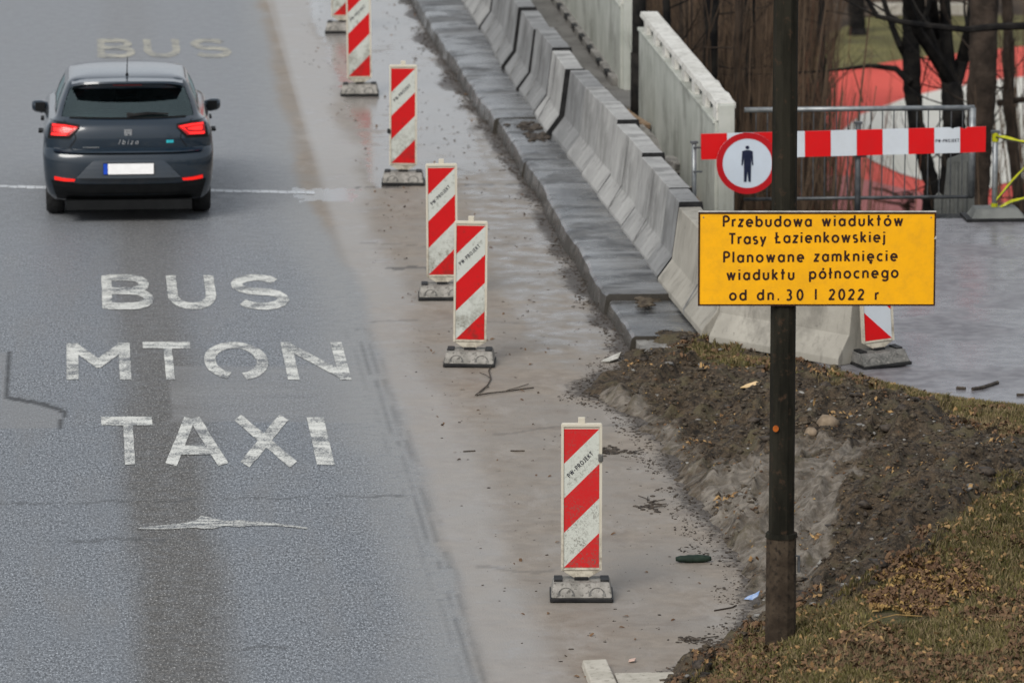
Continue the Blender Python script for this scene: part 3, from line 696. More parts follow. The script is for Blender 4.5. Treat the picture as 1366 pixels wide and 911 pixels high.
# grass areas as ground polygons
GP = [[W(*p, .25)[:2] for p in [(870, 930), (905, 893), (955, 862), (1020, 840), (1065, 800), (1120, 835), (1190, 838), (1245, 800), (1300, 745), (1380, 700), (1460, 690), (1500, 1000), (870, 1000)]],
      [W(*p, .20)[:2] for p in [(1050, 480), (1110, 492), (1200, 512), (1290, 532), (1420, 552), (1450, 640), (1330, 640), (1300, 612), (1215, 560), (1160, 540), (1080, 505)]],
      [W(*p, .18)[:2] for p in [(930, 452), (1050, 478), (1050, 492), (960, 482), (915, 466)]]]
def grassmask(x, y):
    jx = (fbm(x * 3, y * 3) - .5) * .35; jy = (fbm(x * 3 + 9, y * 3) - .5) * .7
    g_ = np.zeros(np.shape(x))
    for p in GP: g_ = np.maximum(g_, inpoly(x + jx, y + jy, p) * 1.0)
    return g_
mp = lambda px, py, z=.3: W(px, py, z)[:2]
MOUNDS = [(*mp(1215, 585, .35), .20, .20), (*mp(862, 505, .1), .20, .09), (*mp(880, 478, .15), .25, .05), (*mp(1290, 700, .5), .7, .10), (*mp(1330, 640, .5), .35, .08), (*mp(1215, 775, .4), .40, .12), (*mp(820, 522, .05), .14, .06), (*mp(1090, 560, .3), .3, -.05), (*mp(930, 560, .1), .3, -.06), (*mp(1175, 610, .3), .35, -.07), (*mp(950, 640, .1), .18, .06)]
def a_sand(x, y, z):
    SP_ = [mp(*p, .2) for p in [(860, 600), (930, 570), (1040, 585), (1190, 620), (1140, 700), (1070, 790), (1030, 830), (985, 790), (950, 720), (905, 650)]]
    s = np.zeros(np.shape(x)); q_ = np.random.default_rng(9)
    for k in range(10): s = s + inpoly(x + q_.normal(0, .16) + (fbm(x * 3, y * 3) - .5) * .5, y + q_.normal(0, .5) + (fbm(x * 2 + 5, y * 2) - .5) * 1.6, SP_) * .066
    s = s - .10
    s = s + inpoly(x, y, [mp(*p, .1) for p in [(850, 540), (900, 520), (990, 520), (1000, 560), (880, 590)]]) * .15
    d = x - np.interp(y, BL_Y, BL_X); s = np.maximum(s, .5 * sst(.5, .1, d) * (y > 38) * (y < 47))
    return s + (fbm(x * 1.7, y * 1.7) - .5) * .3
bxs = np.arange(3.3, 10.6, .022); bys = np.arange(33.5, 49.9, .04)
bank, BXX, BYY, BZZ = grid_mesh('bank', bxs, bys, bankz, M['soil'], dict(sand=a_sand, grass=lambda x, y, z: grassmask(x, y)), kill=lambda x, y, z: z < -.06)
struct(bank)
def bz(x, y): return float(bankz(np.array([[x]]), np.array([[y]]))[0, 0])
bg2 = MB().add([(3.3, -30, .1), (40, -30, .1), (40, 33.55, .3), (3.3, 33.55, .0)], [(0, 1, 2, 3)]).build('near_bank', M['soil']); struct(bg2)

# ================================================================== BARRIERS
JP = [(-.30, 0), (.30, 0), (.30, .07), (.17, .28), (.10, .86), (-.10, .86), (-.165, .28), (-.30, .07)]
def jersey(y0, y1, mat, label, zb=.15, hgt=.88, xoff=0, group='concrete barriers along the kerb', pos=None, segs=None):
    """one precast unit along its own Y; mid lines break it into casts"""
    if pos is None:
        xo_ = ((int(y0 * 7) % 5) - 2) * .016; p0 = Vector((BX(y0) + .30 + xo_, y0, zb)); p1 = Vector((BX(y1) + .30 + xo_ * .3, y1, zb))
    else: p0, p1 = pos
    L = (p1 - p0).length; rz = -math.atan2(p1.x - p0.x, p1.y - p0.y)
    t = thing('concrete_barrier', p0, label, 'barrier', rz, group)
    n = max(2, int(L / .35)); m = MB(); k = len(JP); rows = []
    rs = random.Random(int(y0 * 100))
    for i in range(n + 1):
        Y = .012 + (L - .024) * i / n; dz = (rs.random() - .5) * .012
        rows += [(x + (rs.random() - .5) * .006, Y, z * hgt / .86 + (dz if z > .5 else 0)) for x, z in JP]
    m.add(rows, [(i * k + a, i * k + (a + 1) % k, (i + 1) * k + (a + 1) % k, (i + 1) * k + a) for i in range(n) for a in range(k)] + [tuple(range(k)), tuple(n * k + a for a in range(k))[::-1]])
    o = m.build('body', mat, t, bevel=.008); shade_auto(o, 14)
    gap_shade = MB() if mat is not M['bar_c'] else None  # added black plate imitating the dark shaded gap between two units
    if gap_shade: gap_shade.prism([(x * 1.02 + math.copysign(.006, x), z * hgt / .86 * 1.008) for x, z in JP], -.008, .010).build('joint_shade', M['rubber_black'], t)
    if segs:
        for Y in segs:
            mm = MB(); z2 = hgt / .86
            mm.prism([(-.176, .29), (-.112, .845 * z2), (-.108, .845 * z2), (-.17, .29)], Y - .006, Y + .006)
            mm.prism([(-.309, .02), (-.309, .075), (-.181, .295), (-.17, .29), (-.29, .08), (-.29, .02)], Y - .005, Y + .005)
            mm.build('shutter_seam', M['bar_b'], t)
    return t
_j = [W(px, py, .15).y for px, py in ((931, 451), (870, 378), (855, 357), (789, 266), (754, 211), (735, 184), (715, 156), (637, 42))] + [86.0]
units = [('bar_c', 'beige concrete barrier with lifting pins on top, behind the left end of the yellow sign', .74),
         ('bar_b', 'short dark wedge of barrier squeezed in behind the beige one', .74),
         ('bar_a', 'grey barrier with a worn rounded top, next beyond the short dark wedge', .76),
         ('bar_d', 'pale grey barrier ending towards the camera in a rough crumbled top', .78),
         ('bar_b', 'short dark grey barrier between two paler ones halfway up the row', .74),
         ('bar_d', 'short pale grey barrier just before the long dark one', .77),
         ('bar_b', 'long dark grey barrier with pale foot, opposite the lamp post gap', .76),
         ('bar_a', 'farthest barrier running out at the top edge of the picture', .76)]
_rows = []
for i, u in enumerate(units):
    n_ = {2: 2, 3: 2, 6: 4, 7: 4}.get(i, 1)
    words = ['nearest', 'second', 'third', 'farthest']
    for q in range(n_):
        a_ = _j[i] + (_j[i + 1] - _j[i]) * q / n_; b_ = _j[i] + (_j[i + 1] - _j[i]) * (q + 1) / n_
        mt = u[0] if q % 2 == 0 or i in (6,) else {'bar_a': 'bar_d', 'bar_d': 'bar_a'}.get(u[0], u[0])
        lab = u[1] if n_ == 1 else {2: ['grey barrier with a worn rounded top, next beyond the short dark wedge', 'grey barrier fourth in the row beyond the yellow sign, just past the worn rounded one'],
            3: ['pale grey barrier ending towards the camera in a rough crumbled top', 'grey barrier halfway up the row, just nearer than a short dark one'],
            6: ['dark grey barrier opposite the lamp post gap, nearest of four dark ones', 'second nearest of four dark barriers at the top of the picture', 'third of four dark barriers at the top of the picture', 'farthest of four dark barriers, ending near the top edge'],
            7: ['grey barrier cut by the top edge of the picture', 'grey barrier just beyond the top edge of the picture', 'grey barrier beyond the top edge, last but one', 'last grey barrier beyond the top edge']}[i][q]
        _rows.append((a_ + .02, b_ - .02, mt, lab, u[2] + ((q * 7 + i * 3) % 5 - 2) * .012))
units = _rows
M['bar_d'] = streaked('barrier concrete pale', (.285, .283, .275), (.39, .388, .375), (.20, .198, .19))
for (a, b, mt, lab, h) in units:
    segs = list(np.arange(1.1, b - a - .5, 1.4))
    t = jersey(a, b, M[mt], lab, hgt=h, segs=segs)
    if mt == 'bar_c':
        for i in range(3):
            MB().tube([(0, .35 + i * .55, h), (0, .35 + i * .55, h + .05)], .008, 5).build('lifting_pin', M['steel_dark'], t)
# cast-on cap blocks that make the top line step
for Y, l in ((58.6, 1.0), (63.0, 1.2), (66.4, 1.0)):
    pass
# barrier turned across the path end
q0 = W(944, 457, .15); q1 = W(1119, 489, .15)
dirv = (q1 - q0).normalized(); nrm = Vector((-dirv.y, dirv.x, 0))
if nrm.y < 0: nrm = -nrm
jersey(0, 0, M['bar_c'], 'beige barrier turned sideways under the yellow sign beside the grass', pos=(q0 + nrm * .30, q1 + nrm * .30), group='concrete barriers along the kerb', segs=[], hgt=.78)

# ================================================================== PARAPET
def parapet(y0, y1, x, label, zb=-.1, zt=1.0):
    t = thing('concrete_parapet', (x, y0, 0), label, 'parapet', 0, 'parapet sections behind the barriers'); L = y1 - y0
    n = int(L / 1.4) + 1
    m = MB().box((0, L / 2, (zb + zt) / 2), (.16, L, zt - zb)); m.build('panel', M['parapet'], t, bevel=.006)
    MB().box((.0, L / 2, zt + .010), (.20, L - .01, .035)).build('ledge', M['parapet'], t, bevel=.006)
    Y = .12
    while Y < L - .1:
        MB().box((-.045, Y, zt + .088), (.05, .30, .118)).build('baluster', M['parapet_white'], t); Y += 1.0
    m = MB(); rows = []; k = int(L / .3); rs = random.Random(int(y0))
    for i in range(k + 1):
        YY = L * i / k; dz = (rs.random() - .5) * .006 + (.02 if rs.random() > .95 else 0)
        rows += [(-.07, YY, zt + .15), (.13, YY, zt + .15), (.13, YY, zt + .20 + dz), (-.06, YY, zt + .20 + dz)]
    m.add(rows, [(i * 4 + a, i * 4 + (a + 1) % 4, i * 4 + 4 + (a + 1) % 4, i * 4 + 4 + a) for i in range(k) for a in range(4)] + [(0, 1, 2, 3), (k * 4 + 3, k * 4 + 2, k * 4 + 1, k * 4)])
    m.build('top_rail', M['parapet_white'], t)
    MB().box((.03, -.045, (zb + zt) / 2 + .1), (.16, .085, zt - zb + .19)).build('end_post', M['parapet'], t, bevel=.008)
    return t
PX = 6.43
TOPZ = WY(985, 148, 55.7).z
print('parapet top', TOPZ, WY(862, 20, 64.9).z, WY(850, 20, 66).z)
parapet(56.25, 64.0, PX, 'pale streaked concrete parapet ending where the mesh fence starts', -.3, TOPZ - .2)
parapet(66.2, 86, PX, 'farther parapet section beyond the dark lamp post', -.3, TOPZ - .2)
# walkway beyond, debris trench in front
m = MB().prism([(5.72, 65.0), (6.46, 64.6), (6.46, 86), (5.72, 86)], -.3, .05, 'z'); struct(m.build('walkway', M['walk']))
t = thing('drain_ledge', (6.36, 66.5, .05), 'broken ledge with dark holes along the foot of the far parapet', 'ledge')
MB().box((0, 9, .05), (.18, 18, .10)).build('ledge', M['rubble'], t, bevel=.01)
for i in range(12):
    MB().box((-.075, .5 + i * 1.1 + random.random() * .3, .075), (.06, .34, .06)).build('hole', M['rubber_black'], t)
def trz(x, y): return -.32 + .28 * fbm(x * 3, y * 2) + .12 * sst(5.9, 5.7, x)
tr, *_ = grid_mesh('trench', np.arange(5.68, 6.50, .05), np.arange(55.0, 66.0, .08), trz, M['mud']); struct(tr)
def chunk(c, d, rz, tilt, mat, label, name='concrete_chunk', cat='rubble', seed=0):
    m = MB().box((0, 0, 0), d); o = m.build(name, mat, bevel=min(d) * .12, loc=c); rs = random.Random(seed)
    for v in o.data.vertices: v.co += Vector((rs.uniform(-1, 1), rs.uniform(-1, 1), rs.uniform(-1, 1))) * min(d) * .10
    o.rotation_euler = (tilt[0], tilt[1], rz); tag(o, label, cat, 'rubble in the trench'); return o
chunk((6.18, 61.9, .02), (.34, 1.1, .16), .2, (.15, .1), M['rubble'], 'broken grey slab tipped beside the parapet just past the lamp post', seed=1)
chunk((6.02, 60.4, -.02), (.40, 1.0, .14), -.3, (-.1, .3), M['rubble'], 'tilted concrete slab lying in the dark trench', seed=2)
chunk((6.30, 59.7, .10), (.20, .35, .12), .5, (.1, .1), M['rubble'], 'small pale block against the parapet foot', seed=3)
chunk((5.95, 63.6, .06), (.36, 1.0, .14), .5, (.2, 0), M['walk'], 'slab of walkway broken off at its near end', seed=4)
chunk((6.05, 57.6, .02), (.75, .35, .07), .15, (0, .05), M['timber'], 'weathered timber board across the trench', 'timber_board', 'board', 5)
chunk((6.15, 58.3, .02), (.60, .12, .06), -.1, (0, -.08), M['timber'], 'thin brown lath behind the timber board', 'timber_board', 'board', 6)
chunk((6.20, 62.8, .16), (.10, .7, .06), .25, (.1, 0), M['timber'], 'orange-brown batten at the foot of the lamp post', 'timber_board', 'board', 7)
chunk((6.1, 56.4, -.08), (.5, .8, .16), .1, (.1, .1), M['rubble'], 'flat concrete lump just behind the beige barrier', seed=8)

# ================================================================== LAMP POST beyond parapet
bp = WY(852, 128, 64.45)
t = thing('lamp_post', (bp.x, 64.45, -.3), 'dark lamp post standing in the gap between the two parapet sections', 'lamp post')
MB().tube([(0, 0, 0), (0, 0, 1.3), (0, 0, 7.5)], [.085, .08, .06], 14).build('pole', M['bark'], t, smooth=True)
MB().tube([(0, 0, 0), (0, 0, 1.0)], .095, 14).build('sleeve', M['bark'], t, smooth=True)
MB().tube([(0, 0, 7.5), (-.5, 0, 7.9), (-1.3, 0, 8.0)], .04, 8).build('arm', M['steel_dark'], t, smooth=True)
MB().box((-1.6, 0, 7.98), (.7, .24, .12)).build('lamp_head', M['steel'], t, bevel=.03)

# ================================================================== DELINEATOR BOARDS
def halfpoly(c0, c1, w, h):
    """part of the rectangle [0,w]x[0,h] with c0 <= v-u <= c1"""
    poly = [(0, 0), (w, 0), (w, h), (0, h)]
    def clip(poly, f):
        out = []
        for i in range(len(poly)):
            a, b = poly[i], poly[(i + 1) % len(poly)]; fa, fb = f(a), f(b)
            if fa >= 0: out.append(a)
            if fa * fb < 0: t_ = fa / (fa - fb); out.append((a[0] + (b[0] - a[0]) * t_, a[1] + (b[1] - a[1]) * t_))
        return out
    poly = clip(poly, lambda p: p[1] - p[0] - c0); poly = clip(poly, lambda p: c1 - (p[1] - p[0])) if poly else poly
    return poly
def delineator(kind='right', dirty=True):
    t = thing('delineator_board', (0, 0, 0), 'x', 'delineator')
    # rubber foot: stepped, sloping block with two arched hollows
    bm_ = M['rubber_pale'] if dirty else M['rubber']
    m = MB().prism([(-.225, .0), (.225, .0), (.225, .028), (-.225, .028)], -.20, .20); base = m.build('base', M['rubber_black'], t, bevel=.006)
    m = MB(); w0, w1 = .218, .20; d0, d1 = .19, .12; z0, z1 = .028, .125
    m.add([(-w0, -d0, z0), (w0, -d0, z0), (w0, d0, z0), (-w0, d0, z0), (-w1, -d1, z1), (w1, -d1, z1), (w1, d1, z1), (-w1, d1, z1)], [(3, 2, 1, 0), (4, 5, 6, 7), (0, 1, 5, 4), (1, 2, 6, 5), (2, 3, 7, 6), (3, 0, 4, 7)])
    m.build('foot_block', bm_, t, bevel=.012)
    for sx in (-1, 1):
        vs = [(sx * .11, -.176, .045)]; fs = []
        pts = arc(0, 0, .062, .055, 0, 180, 10); mm = MB()
        out = [(sx * .11 + a, -.192 + b * .72 + .005, .043 + b) for a, b in pts]
        inn = [(sx * .11 + a * .62, -.172 + b * .72 - .008, .045 + b * .62) for a, b in pts]
        mm.add(out + inn, [(i, i + 1, 12 + i, 11 + i) for i in range(10)])
        mm.build('hollow', M['rubber'], t, recalc=True)
        MB().box((sx * .165, .0, .128), (.06, .16, .02)).build('grip', M['rubber_black'], t, bevel=.004)
    MB().box((0, 0, .132), (.10, .08, .03)).build('socket', M['rubber_black'], t, bevel=.005)
    # frame: outline with V foot, extruded; face recess shown by a raised rim
    z0 = .120
    fr = MB(); out = [(-.03, z0), (.03, z0), (.045, z0 + .015), (.145, z0 + .075), (.145, z0 + 1.12), (.138, z0 + 1.135), (-.138, z0 + 1.135), (-.145, z0 + 1.12), (-.145, z0 + .075), (-.045, z0 + .015)]
    fr.prism(out, -.018, .018); fr.build('frame', M['plastic_cream'], t, bevel=.004)
    rim = MB()
    for (cx, cz, sx, sz) in ((-.136, z0 + .60, .018, 1.05), (.136, z0 + .60, .018, 1.05)): rim.box((cx, -.022, cz), (sx, .012, sz))
    rim.build('side_rim', M['plastic_cream'], t)
    MB().box((0, -.022, z0 + 1.122), (.288, .014, .022)).build('top_rim', M['plastic_cream'], t, bevel=.003)
    MB().box((0, -.0215, z0 + .082), (.252, .010, .012)).build('bottom_rim', M['plastic_cream'], t, bevel=.003)
    MB().box((0, 0, z0 + 1.155), (.05, .026, .045)).build('tab', M['plastic_cream'], t, bevel=.004)
    fz = z0 + .095
    for i, (c0, c1) in enumerate(((-.3, 0), (0, .25), (.25, .5), (.5, .75), (.75, 1.1))):
        p = halfpoly(c0, c1, .25, 1.0)
        if kind == 'left': p = [(.25 - u, v) for u, v in p][::-1]
        m = MB().prism([(u - .125, v + fz) for u, v in p], -.0205, -.0185)
        m.build('stripe', M['sheet_red'] if i % 2 == 0 else M['sheet_white'], t)
    # printed name along the upper white band
    m = MB(); word(m, 'PW-PROJEKT', -.12, .12, 0, .030, .0055)
    ca, sa = math.cos(R(45)), math.sin(R(45)); sgn = 1 if kind == 'right' else -1
    m.v = [(sgn * (x * ca - y * sa) - .0 * sgn, -.0225 - zz * .2, (x * sa + y * ca) + fz + .735) for x, y, zz in m.v]
    if kind == 'right': m.build('lettering', M['ink'], t, recalc=False)
    return t
def copy_tree(o):
    c = o.copy(); C.objects.link(c)
    for ch in o.children:
        d = ch.copy(); C.objects.link(d); d.parent = c
    return c
GB = 'striped boards along the shoulder'
# base front edge centre in the photo -> place on the road
spots = [(776, 803, 0, 'nearest red and white striped board, its white bands heavily scuffed', 0.0),
         (626.5, 490, -2, 'striped board in front, overlapping the one just behind it on its left', 0.012),
         (590, 401, 1, 'striped board half hidden behind a nearer board, name printed on its white band', -.006),
         (537.5, 248, 0, 'striped board with a dark blob on its left rim, standing in the pale wet patch', .004),
         (479.5, 129, 1, 'striped board cut by the top of the picture, opposite the far kerb', -.01),
         (457, 45, 0, 'farthest striped board, only its foot and lowest red corner in view', 0)]
proto = delineator('right')
for i, (px, py, rz, lab, tl) in enumerate(spots):
    o = proto if i == 0 else copy_tree(proto)
    p = W(px, py); o.location = (p.x + .012, p.y + .17, .004); o.rotation_euler = (0, tl, R(rz) - YAW)
    o['label'] = lab; o['group'] = GB
def scuffed(name, c):
    m = NM(name); f = m.ramp(m.noise(40, 9, .85, dist=1.5), .50, .57, 0, .9); g_ = m.ramp(m.noise(9, 4, .6), .42, .58, .25, 1)
    z = m.node('ShaderNodeSeparateXYZ'); m.l.new(m.co(), z.inputs[0]); f = m.math('MULTIPLY', m.math('MULTIPLY', f, g_), m.ramp(z.outputs[2], 1.25, .45, .45, 1.0))
    return m.out(m.mix(f, c, (.10, .09, .07)), .5)
M['scuff_white'] = scuffed('scuffed white sheeting', (.50, .52, .47)); M['scuff_red'] = scuffed('scuffed red sheeting', (.50, .002, .004))
for ch in proto.children:
    if ch.name.startswith('stripe'):
        ch.data = ch.data.copy(); ch.data.materials[0] = M['scuff_white'] if 'white' in ch.data.materials[0].name else M['scuff_red']
# scuffs and a reflector blob as parts of single boards
MB().box((-.15, -.03, .555), (.035, .04, .05)).build('black_clamp', M['rubber_black'], bpy.data.objects['delineator_board.003'], bevel=.01)
MB().box((.135, -.032, 1.01), (.035, .03, .055)).build('clamp', M['rubber'], proto, bevel=.008)
lp = delineator('left', False); p = W(1176, 491, .15)
lp.location = (p.x, p.y + .18, .155); lp.rotation_euler = (R(0), R(-3.5), R(16)); lp['label'] = 'striped board standing on the path behind the yellow sign, on a tilted dark rubber foot'; lp['group'] = GB
for ch in lp.children:
    if ch.name.startswith('stripe'):
        ch.data.materials[0] = M['bar_white'] if 'white' in ch.data.materials[0].name else M['bar_red']

# ================================================================== SIGN POST and yellow sign
pb = W(1041, 868, .28); gz = bz(pb.x, pb.y)
t = thing('sign_post', (pb.x, pb.y, gz - .05), 'tall dark weathered post rising from the grassy bank through the whole picture', 'post')
MB().tube([(0, 0, 0), (0, 0, .76)], [.103, .100], 10).build('sleeve', M['pole_brown'], t, bevel=.004)
MB().tube([(0, 0, .755), (0, 0, .785)], [.108, .104], 10).build('collar', M['pole'], t)
MB().tube([(0, 0, .7), (0, 0, 3.0), (0, 0, 6.8)], [.085, .083, .075], 10).build('shaft', M['pole'], t)
MB().tube([(.085, -.02, .63), (.115, -.02, .63), (.115, -.02, .52)], .010, 6).build('hook', M['steel_dark'], t)
MB().prism(arc(0, 0, .020, .022, 0, 330, 9), -.087, -.084).build('sticker', M['orange'], t, loc=(-.055, -.008, 1.50))
SY = pb.y - .11
c0 = WY(932.5, 285, SY); c1 = WY(1247.5, 285, SY); c2 = WY(932.5, 410, SY)
SW, SH = (c1 - c0).length, c0.z - c2.z; k = SW / (1318 - 123)
ctr = (c0 + c1) / 2; ctr.z = (c0.z + c2.z) / 2
print('sign', SW, SH, gz)
sg = thing('road_sign', ctr, 'yellow board with dark Polish text about rebuilding the viaducts, fixed to the dark post', 'sign', -YAW)
MB().box((0, .004, 0), (SW, .016, SH)).build('panel', M['sign_yellow'], sg, bevel=.002)
m = MB()
e = .011
for (cx, cz, sx, sz) in ((0, SH / 2 - e / 2, SW, e), (0, -SH / 2 + e / 2, SW, e), (-SW / 2 + e / 2, 0, e, SH - 2 * e), (SW / 2 - e / 2, 0, e, SH - 2 * e)): m.box((cx, -.0055, cz), (sx, .005, sz))
m.build('border', M['ink_brown'], sg)
MB().prism([(SW / 2 - .014, SH / 2 - .175), (SW / 2 + .003, SH / 2 - .150), (SW / 2 + .003, SH / 2 - .176)], -.0095, -.0075).build('bent_chip', M['paper'], sg)
MB().box((0, .002, SH / 2 + .004), (SW, .022, .006)).build('top_edge', M['paper'], sg)
for zz in (-.2, .2): MB().box((0, .03, zz), (SW * .9, .035, .03)).build('back_rail', M['steel_dark'], sg)
for sx, sz in ((-.74, .275), (.74, .275)): MB().tube([(sx, -.004, sz), (sx, -.007, sz)], .005, 8).build('bolt', M['steel'], sg)
CX, CZ = (123 + 1318) / 2, (55 + 535) / 2; kz = SH / (535 - 55)
lines = [[('Przebudowa', 247, 692, 129, -.003), ('wiaduktów', 745, 1150, 126, -.004)], [('Trasy', 278, 463, 218, -.01), ('Łazienkowskiej', 510, 1062, 212, -.008)],
         [('Planowane', 250, 655, 312, -.008), ('zamknięcie', 707, 1125, 307, -.008)], [('wiaduktu', 268, 607, 402, -.006), ('północnego', 683, 1130, 396, -.016)],
         [('od', 282, 367, 506, 0), ('dn.', 421, 532, 505, 0), ('30', 567, 653, 506, 0), ('I', 713, 722, 503, 0), ('2022', 783, 960, 504, 0), ('r', 1015, 1037, 504, 0)]]
for ln in lines:
    for (w_, a, b, y, s_) in ln:
        m = MB(); word(m, w_, (a - CX) * k, (b - CX) * k, -(y - CZ) * kz, 55 * kz, .0138, -s_)
        m.v = [(x, -.0048 - zz, y) for x, y, zz in m.v]
        m.build('printed_word', M['ink_brown'], sg, recalc=False)

# ================================================================== BARRIER BOARD and prohibition sign
BY = 55.35
b0 = WY(935, 196, BY); b1 = WY(1315, 186, BY); L = (b1 - b0).length; ang = math.atan2(b1.z - b0.z, b1.x - b0.x)
t = thing('barrier_board', b0, 'long red and white chequered bar board closing the path behind the signs', 'barrier board'); t.rotation_euler = (0, -ang, 0)
hb = .255; pxm = L / 380
cuts = [935, 970, 1008, 1038, 1073, 1108, 1141, 1176, 1210, 1245, 1279, 1315]
# colours read along the board; the stretch behind the post continues the rhythm
cuts = [935 + 34.55 * i for i in range(12)]
for i in range(11):
    u0, u1 = (cuts[i] - 935) * pxm, (cuts[i + 1] - 935) * pxm
    poly = [(u0 + .001, -hb / 2), (u1 - .001, -hb / 2), (u1 - .001, hb / 2), (u0 + .001, hb / 2)]
    if i == 9: poly = poly[:3] + [(u1 - .05, hb / 2 - .006), (u1 - .07, hb / 2 - .016), (u1 - .10, hb / 2)] + poly[3:]
    if i == 10: poly = [(u0 + .001, -hb / 2), (u1 - .004, -hb / 2 + .004), (u1, hb / 2), (u0 + .08, hb / 2), (u0 + .05, hb / 2 - .02), (u0 + .015, hb / 2 - .008), (u0 + .001, hb / 2)]
    MB().prism(poly, -.012, .012).build('board_segment', M['bar_red'] if i % 2 == 0 else M['bar_white'], t)
m = MB(); word(m, 'PW-PROJEKT', cuts[9] * pxm - 935 * pxm + .012, cuts[10] * pxm - 935 * pxm - .012, -.018, .030, .006)
m.v = [(x, -.0135 - zz, y) for x, y, zz in m.v]; m.build('lettering', M['ink'], t, recalc=False)
for px, top, bot in ((926, 190, 292), (1145, 164, 300)):
    a = WY(px, top, BY + .07); q = thing('support_post', (a.x, BY + .07, .15), 'thin steel post at the left end of the chequered board' if px < 1000 else 'steel post behind the middle of the chequered board', 'post')
    MB().tube([(0, 0, 0), (0, 0, a.z - .15)], .024 if px < 1000 else .03, 10).build('pole', M['steel'] if px < 1000 else M['steel_dark'], q, smooth=True)
    MB().box((0, 0, a.z - .15), (.075, .06, .02)).build('cap', M['steel_dark'], q)
    for dz in (.0, -.24): MB().box((.035, -.03, a.z - .22 + dz + (.02 if px < 1000 else -.02)), (.09, .02, .018)).build('clamp', M['steel_dark'], q)
sc = WY(997, 218, BY - .06); Rr = .307
t = thing('no_pedestrians_sign', sc, 'round red-ringed sign with a dark standing figure, mounted on the chequered board', 'sign', -R(3))
MB().prism(arc(0, 0, Rr, Rr, 0, 350, 35), -.006, .006).build('disc', M['disc_white'], t, bevel=.0015)
m = MB(); o1 = arc(0, 0, Rr, Rr, 0, 360, 48); i1 = arc(0, 0, Rr * .80, Rr * .80, 0, 360, 48)
m.add([(a, -.0085, b) for a, b in o1] + [(a, -.0085, b) for a, b in i1], [(i, i + 1, 50 + i, 49 + i) for i in range(48)])
m.build('ring', M['disc_red'], t, recalc=False)
sF = Rr * 2 / 730   # px in the enlarged view (disc 105..~835)
def P_(x, y): return ((x - 465) * sF, (465 - y) * sF)
fig = [[P_(*p) for p in [(402, 322), (440, 308), (490, 308), (525, 322), (535, 488), (518, 488), (510, 400), (505, 685), (478, 685), (466, 560), (455, 685), (425, 685), (422, 400), (410, 488), (393, 488)]]]
MB().prism(fig[0], -.0100, -.0088).build('figure_body', M['figure_blue'], t)
MB().prism([(P_(463, 277)[0] + a, P_(463, 277)[1] + b) for a, b in arc(0, 0, .0195, .018, 0, 340, 17)], -.0100, -.0088).build('figure_head', M['figure_blue'], t)

# ================================================================== CROWD FENCE of steel mesh
FY = 56.9
f0 = WY(993, 147, FY); f1 = WY(1300, 148, FY); fl = f1.x - f0.x; fh = f0.z - .15
t = thing('mesh_fence', (f0.x, FY, .15), 'low steel fence of thin upright wires between the parapet end and the trees', 'fence')
MB().tube([(0, 0, fh), (fl, 0, fh)], .026, 10).build('top_rail', M['steel'], t, smooth=True)
MB().tube([(0, 0, .0), (fl, 0, .0)], .018, 8).build('bottom_rail', M['steel_dark'], t, smooth=True)
for x_ in (fl - .02,): MB().tube([(x_, 0, 0), (x_, 0, fh)], .024 if x_ < 1 else .035, 8).build('stile', M['steel'], t, smooth=True)
w0 = MB().tube([(0, 0, .02), (0, 0, fh)], .0065, 5, False).build('wire', M['steel_dark'], t)
nw = 19
for i in range(nw):
    c = w0 if i == 0 else w0.copy()
    if i: C.objects.link(c)
    c.location = (.12 + (fl - .24) * i / (nw - 1), 0, 0)
# grey sheet at the right end of the fence
Pz = [WY(x, y, FY + .25) for x, y in [(1246, 318), (1246, 262), (1252, 256), (1259, 262), (1264, 212), (1297, 200), (1301, 312)]]
m = MB().prism([(p.x, p.z) for p in Pz], FY + .23, FY + .25)
o = thing('grey_panel', (0, 0, 0), 'dull grey sheet of ribs standing behind the right end of the mesh fence', 'panel')
m.build('sheet', M['grey_sheet'], o)
for px in (1254, 1265, 1276, 1288):
    a = WY(px, 262 if px < 1260 else 215, FY + .22); b = WY(px, 312, FY + .22); MB().box((a.x, FY + .22, (a.z + b.z) / 2), (.03, .02, a.z - b.z)).build('rib', M['grey_sheet'], o)
a = WY(1248, 289, FY + .19); b = WY(1300, 289, FY + .19); MB().box(((a.x + b.x) / 2, FY + .20, a.z), (b.x - a.x, .02, .05)).build('cross_bar', M['steel_dark'], o)

# post with yellow tape and its foot
tp = WY(1328, 176, 55.45)
t = thing('tape_post', (tp.x, 55.45, .15), 'galvanised post wound with yellow and black tape at the right edge of the path', 'post')
MB().tube([(0, 0, 0), (0, 0, tp.z - .15)], .028, 10).build('pole', M['steel'], t, smooth=True)
MB().box((0, 0, tp.z - .15), (.09, .06, .025)).build('cap', M['steel_dark'], t)
f = MB(); f.add([(-.26, -.20, .015), (.30, -.20, .015), (.30, .2, .015), (-.26, .2, .015), (-.20, -.12, .12), (.22, -.12, .12), (.22, .12, .12), (-.20, .12, .12)], [(3, 2, 1, 0), (4, 5, 6, 7), (0, 1, 5, 4), (1, 2, 6, 5), (2, 3, 7, 6), (3, 0, 4, 7)])
f.build('foot', M['grey_sheet'], t, bevel=.015); MB().box((0, 0, .018), (.62, .46, .025)).build('foot_rim', M['rubber_black'], t)
for px, py in ((1328, 183), (1329, 277)):
    a = WY(px, py, 55.45); MB().tube([(0, 0, a.z - .15 - .045), (0, 0, a.z - .15 + .045)], .034, 10).build('tape_wrap', M['tape'], t)
